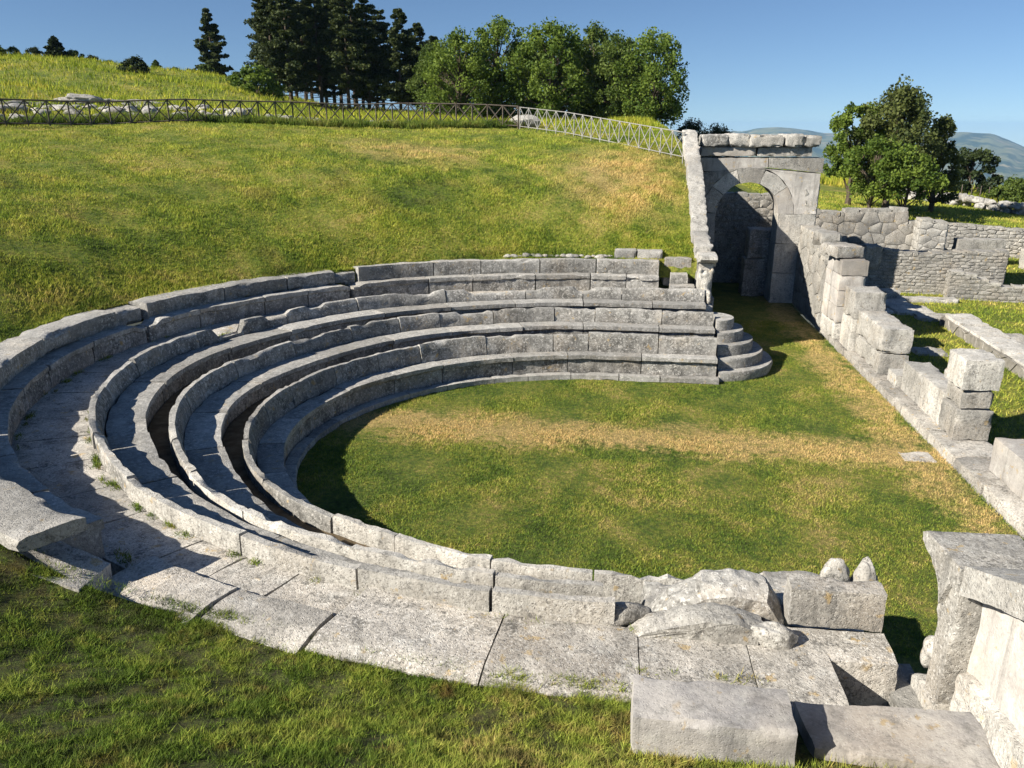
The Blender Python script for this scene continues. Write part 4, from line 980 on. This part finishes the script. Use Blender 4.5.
# trees beyond the ruins
def at_r(px, d): x, y = px2xy(px, d); return (x, y, float(right_z(np.array(x), np.array(y))) - .05)
plant('broad_conifer', broad_proto(6.1, 4.7, 301, .22, 130, .12, 130), at_r(878, 46), 'large dark spreading tree on the ruin terrace, the tallest there', 'tree', M['yew'], None, .4)
plant('young_tree', broad_proto(5.3, 3.3, 302, .2, 56, .12, 150), at_r(840, 46), 'slender light green tree beside the arch', 'tree', M['leaf'], None, 1.)
plant('young_tree', broad_proto(3.4, 3.6, 303, .3, 44, .11, 150), at_r(862, 43), 'small green tree with thin trunk in front of the large spreading tree', 'tree', M['leaf'], None, 2.)
plant('young_tree', broad_proto(3.3, 3.4, 304, .3, 44, .11, 150), at_r(895, 43), 'small round green tree in front of the dark conifer', 'tree', M['leaf'], None, 3.)
plant('dark_conifer', broad_proto(4.9, 3.0, 305, .14, 70, .12, 130, 'cone'), at_r(922, 48), 'dark conifer tucked against the far side of the large spreading tree', 'tree', M['yew'], None, 4.)
plant('dark_shrub', broad_proto(3.6, 4.0, 306, .02, 56, .16, 150), at_r(956, 68), 'dark rounded shrub standing alone in the tall grass', 'shrub', M['shrub'], None, 5.)
shr = broad_proto(1.5, 2.4, 307, .0, 60, .10, 90)
for i, (px, d, s, lab) in enumerate(((1000, 60, 1.25, 'small dark bush on the horizon before the blue mountain'), (1018, 62, 1.3, 'small dark bush at the picture edge on the horizon'), (985, 60, .8, 'tiny bush between the dark shrub and the horizon bushes'))):
    plant('small_bush', shr, at_r(px, d), lab, 'bush', M['oak'], 'bushes on the terrace horizon', i, (s, s, s))
# bushes along the crest of the far hill
cr = pine_proto(2.6, 2.0, 311, .03, leaf=.2, cnt=40)
for i, (px, d, proto, s, m_, lab) in enumerate(((20, 88, cr, 1.15, 'shrub', 'small dark conifer at the outer end of the hill crest'), (92, 90, cr, .9, 'shrub', 'small pointed conifer among low bushes on the hill crest'),
        (52, 88, shr, .62, 'oak', 'low green bush next to the small dark conifer'), (72, 90, shr, .75, 'shrub', 'dark low bush in front of the pointed conifer'), (108, 90, shr, .8, 'oak', 'green bush just after the pointed conifer'),
        (124, 90, shr, .6, 'shrub', 'round dark bush ending the crest bushes'), (10, 74, shr, .95, 'shrub', 'dark bush on the slope below the small dark conifer'), (163, 76, shr, 1.0, 'shrub', 'dark wide bush on the hillside under the crest'),
        (182, 92, cr, .55, 'oak', 'thin sapling on the crest before the lone conifer'), (200, 92, shr, .6, 'oak', 'small bush on the crest close to the lone conifer'), (212, 90, shr, .5, 'shrub', 'tiny dark bush at the foot of the lone conifer'),
        (272, 66, shr, 1.75, 'leaf', 'large bright green bush in front of the pine trunks'),
        (36, 84, shr, .8, 'oak', 'low bush between the two small crest conifers, nearer the outer one'), (140, 92, shr, .55, 'oak', 'low bush on the bare middle of the crest'), (228, 84, shr, .7, 'oak', 'green bush against the trunk of the lone conifer'), (256, 76, shr, .8, 'oak', 'green bush between the lone conifer and the pine group'))):
    plant('hill_bush', proto, tuple(Vector(at_px(px, d)) - Vector((0, 0, .3 * s))), lab, 'bush', M[m_], 'bushes on the hill crest', i * 1.3, (s * 1.1, s * 1.1, s))

# ------------------------------------------------------------------ lattice fences
def bar(bm, a, b, w):
    d = (b - a).normalized(); s = d.orthogonal().normalized(); u = d.cross(s)
    vs = [[bm.verts.new(p + s * (w / 2 * i) + u * (w / 2 * j)) for i, j in ((-1, -1), (1, -1), (1, 1), (-1, 1))] for p in (a, b)]
    for k in range(4): bm.faces.new((vs[0][k], vs[0][(k + 1) % 4], vs[1][(k + 1) % 4], vs[1][k]))
    bm.faces.new(vs[0][::-1]); bm.faces.new(vs[1])
def fence(pts, label, mat, step=.8, h=1.0, w=.042):
    root = tag(empty('lattice_fence', pts[0]), label, 'fence')
    P = [Vector(p) for p in pts]; L = [0]
    for a, b in zip(P[:-1], P[1:]): L.append(L[-1] + (b - a).length)
    def at(s):
        for i in range(len(P) - 1):
            if s <= L[i + 1] + 1e-6: return P[i].lerp(P[i + 1], (s - L[i]) / (L[i + 1] - L[i]))
        return P[-1]
    n = round(L[-1] / step); up = Vector((0, 0, 1))
    posts = [at(L[-1] * i / n) for i in range(n + 1)]
    for p in posts:
        bm = bmesh.new(); bar(bm, p - up * .2, p + up * (h + .03), w * 1.25); bmesh.ops.recalc_face_normals(bm, faces=bm.faces); link('post', finish(bm, False), mat, root)
    for a, b in zip(posts[:-1], posts[1:]):
        bm = bmesh.new(); lo, hi = up * .1, up * h
        bar(bm, a + hi, b + hi, w * 1.1); bar(bm, a + lo, b + lo, w); m = (a + b) / 2
        bar(bm, a + lo, b + hi, w); bar(bm, a + hi, b + lo, w * .98)
        bmesh.ops.recalc_face_normals(bm, faces=bm.faces); link('lattice_panel', finish(bm, False), mat, root)
    return root
def fpts(lst):
    out = []
    for px, d in lst: x, y = px2xy(px, d); out.append((x, y, hill_z(x, y) + .02))
    return out
fence(fpts([(-60, 37.5), (0, 38), (60, 38.6), (120, 39.3), (200, 40), (260, 40.6), (300, 41), (360, 41.2), (420, 41.2), (480, 40.7), (518, 40)]), 'long dark wooden lattice fence along the top of the grass bank', M['wood'])
fence(fpts([(519.5, 39.9), (564, 37.4), (676, 31.4)]), 'pale grey lattice fence descending to the wing wall', M['greywood'], step=.66, h=.98, w=.024)
# ------------------------------------------------------------------ pale boulders behind the dark fence
rocks = [rock_mesh(.40, 400 + k, (1.25, .9, .75), 3, .4) for k in range(6)]
for i in range(120):
    px = -20 + i * 3.5 + rnd.uniform(-3, 3); d = 41.3 + rnd.uniform(0, 4.2) * (1 if px < 330 else .5) + (px / 520) * 1.2
    if 330 < px < 380 and i % 2: continue
    x, y = px2xy(px, d); o = bpy.data.objects.new('boulder', rocks[i % 6]); COL.objects.link(o)
    if not o.data.materials: o.data.materials.append(M['pale' if i % 6 == 0 else ('seat' if i % 2 else 'ruin')])
    s = rnd.uniform(.35, 1.15) * (1 if px < 330 else .7); o.scale = (s, s, s * rnd.uniform(.5, .9)); o.rotation_euler = (0, 0, rnd.uniform(0, 6.28)); o.location = (x, y, hill_z(x, y) + .05 * s)
    tag(o, 'pale boulder in the rubble line just behind the dark lattice fence', 'boulder', 'boulders behind the dark fence')
for i, (px, d, s, lab) in enumerate(((120, 49, 2.6, 'broad dark rock ledge above the rubble line'), (60, 48, 2.2, 'flat weathered rock ledge at the outer end of the hillside'), (170, 48, 2.4, 'grey rock ledge above the fence where the rubble line rises'))):
    x, y = px2xy(px, d); o = link('rock_ledge', rock_mesh(.5, 430 + i, (2.2, 1., .5), 5, .75), M['ruin']); o.scale = (s * .55, s * .5, s * .5); o.location = (x, y, hill_z(x, y)); o.rotation_euler = (0, 0, R_(30 + i * 10)); tag(o, lab, 'rock', 'rock ledges on the hillside')
x, y = px2xy(524, 41.2); o = link('boulder', rock_mesh(.55, 440, (1.4, .9, .8), 3), M['pale']); o.location = (x, y, hill_z(x, y) + .2); tag(o, 'big pale boulder behind the start of the pale fence', 'boulder')
for i in range(26):   # dark weeds along the foot of the dark fence
    pass
n = 26000; t = rng.random(n); pxs = -60 + 585 * t; dd = 40.2 + 1.1 * np.sin(pxs * .012) + rng.uniform(-.2, .8, n) + pxs / 520 * 1.4 - 1.0
a = R_(YAW) + np.arctan((pxs - 512) / FPX); x = CAM.x + dd * np.sin(a); y = CAM.y + dd * np.cos(a)
pz = np.degrees(np.arctan2(y, -x)); z = bank_z(pz, np.hypot(x, y) - np.interp(pz, PB, RB))
blades('weeds', x, y, z, rng.uniform(.15, .45, n), np.full(n, .045), M['nearb'], rng.random(n) * .3, .35)
n = 22000; p = rng.uniform(-48, 96, n); s_ = .02 + rng.gamma(1.4, .16, n); kk = rng.random(n) < np.clip(.15 + .9 * np.sin(p * .31) * np.sin(p * .117 + 1), .05, 1); p, s_ = p[kk], s_[kk]; n = len(p); x, y = bank_xy(p, s_)
blades('weeds', x, y, bank_z(p, s_), rng.uniform(.05, .16, n), np.full(n, .025), M['nearb'], rng.random(n) * .25, .6)
# dry stone wall beyond the ruin terrace: separate pale stones
for i in range(58):
    px = 893 + i * 2.45 + rnd.uniform(-1, 1); d = 59 - i * .095 + rnd.uniform(-.4, .4)
    x, y = px2xy(px, d); o = bpy.data.objects.new('field_stone', rocks[i % 6]); COL.objects.link(o); s = rnd.uniform(.5, .95)
    o.scale = (s, s, s); o.rotation_euler = (0, 0, rnd.uniform(0, 6.28)); o.location = (x, y, float(right_z(np.array(x), np.array(y))) + .15 + rnd.choice((0, .35)))
    tag(o, 'pale stone in the tumbled field wall beyond the ruin terrace', 'stone', 'stones of the tumbled field wall')
for i in range(9):
    px = 950 + i * 9; x, y = px2xy(px, 60); zz = float(right_z(np.array(x), np.array(y)))
    bm = bmesh.new(); bar(bm, Vector((0, 0, -.2)), Vector((rnd.uniform(-.05, .05), 0, 1.25)), .05); bmesh.ops.recalc_face_normals(bm, faces=bm.faces)
    o = link('fence_stake', finish(bm, False), M['wood']); o.location = (x, y, zz); tag(o, 'thin wooden stake in the row before the tumbled field wall', 'stake', 'stakes on the ruin terrace')

# ------------------------------------------------------------------ light, sky, haze, camera
SUN_AZ = Vector((-.853, -.522, 0)).normalized(); SUN_EL = 32.5
w = bpy.data.worlds.new('World'); scene.world = w; w.use_nodes = True; nt = w.node_tree
bg = nt.nodes['Background']; sk = nt.nodes.new('ShaderNodeTexSky'); sk.sky_type = 'NISHITA'; sk.sun_disc = False
sk.sun_elevation = R_(SUN_EL); sk.sun_rotation = math.atan2(SUN_AZ.x, SUN_AZ.y); sk.altitude = 3500; sk.air_density = 1.3; sk.dust_density = .0; sk.ozone_density = 5.0
tc = nt.nodes.new('ShaderNodeTexCoord'); mp = nt.nodes.new('ShaderNodeMapping'); mp.inputs['Location'].default_value = (0, 0, .05)
nt.links.new(tc.outputs['Generated'], mp.inputs[0]); nt.links.new(mp.outputs[0], sk.inputs[0]); nt.links.new(sk.outputs[0], bg.inputs[0]); bg.inputs[1].default_value = .056
sl = bpy.data.lights.new('sun', 'SUN'); sl.energy = 5.0; sl.angle = R_(.5); sl.color = (1., .935, .82)
so = bpy.data.objects.new('sun', sl); COL.objects.link(so)
dirv = -(SUN_AZ * math.cos(R_(SUN_EL)) + Vector((0, 0, math.sin(R_(SUN_EL))))); so.rotation_euler = dirv.to_track_quat('-Z', 'Y').to_euler()
bm = bmesh.new(); bmesh.ops.create_cube(bm, size=1); hz = link('haze', finish(bm, False), new_mat('haze air')[0])
hz.scale = (15600, 15600, 620); hz.location = (0, 0, 32 - 310 - 120); hz['kind'] = 'stuff'
hz.scale.z = 560; hz.location.z = 32 - 280
nt = hz.data.materials[0].node_tree; nt.nodes.clear(); out = nt.nodes.new('ShaderNodeOutputMaterial'); pv = nt.nodes.new('ShaderNodeVolumePrincipled')
pv.inputs['Density'].default_value = .8e-4; pv.inputs['Color'].default_value = (.40, .66, 1., 1); pv.inputs['Anisotropy'].default_value = .0
nt.links.new(pv.outputs[0], out.inputs['Volume'])
cd = bpy.data.cameras.new('camera'); cam = bpy.data.objects.new('camera', cd); COL.objects.link(cam)
cam.location = CAM; cam.rotation_euler = (R_(90 - PITCH), 0, -R_(YAW)); cd.sensor_width = 36; cd.lens = FPX / 1024 * 36; cd.clip_end = 30000; cd.clip_start = .05
scene.camera = cam
scene.view_settings.view_transform = 'Standard'; scene.view_settings.look = 'None'; scene.view_settings.exposure = .92; scene.view_settings.gamma = 1
scene.cycles.max_bounces = 6; scene.cycles.diffuse_bounces = 1; scene.cycles.transmission_bounces = 3; scene.cycles.volume_bounces = 0
scene.cycles.use_denoising = True
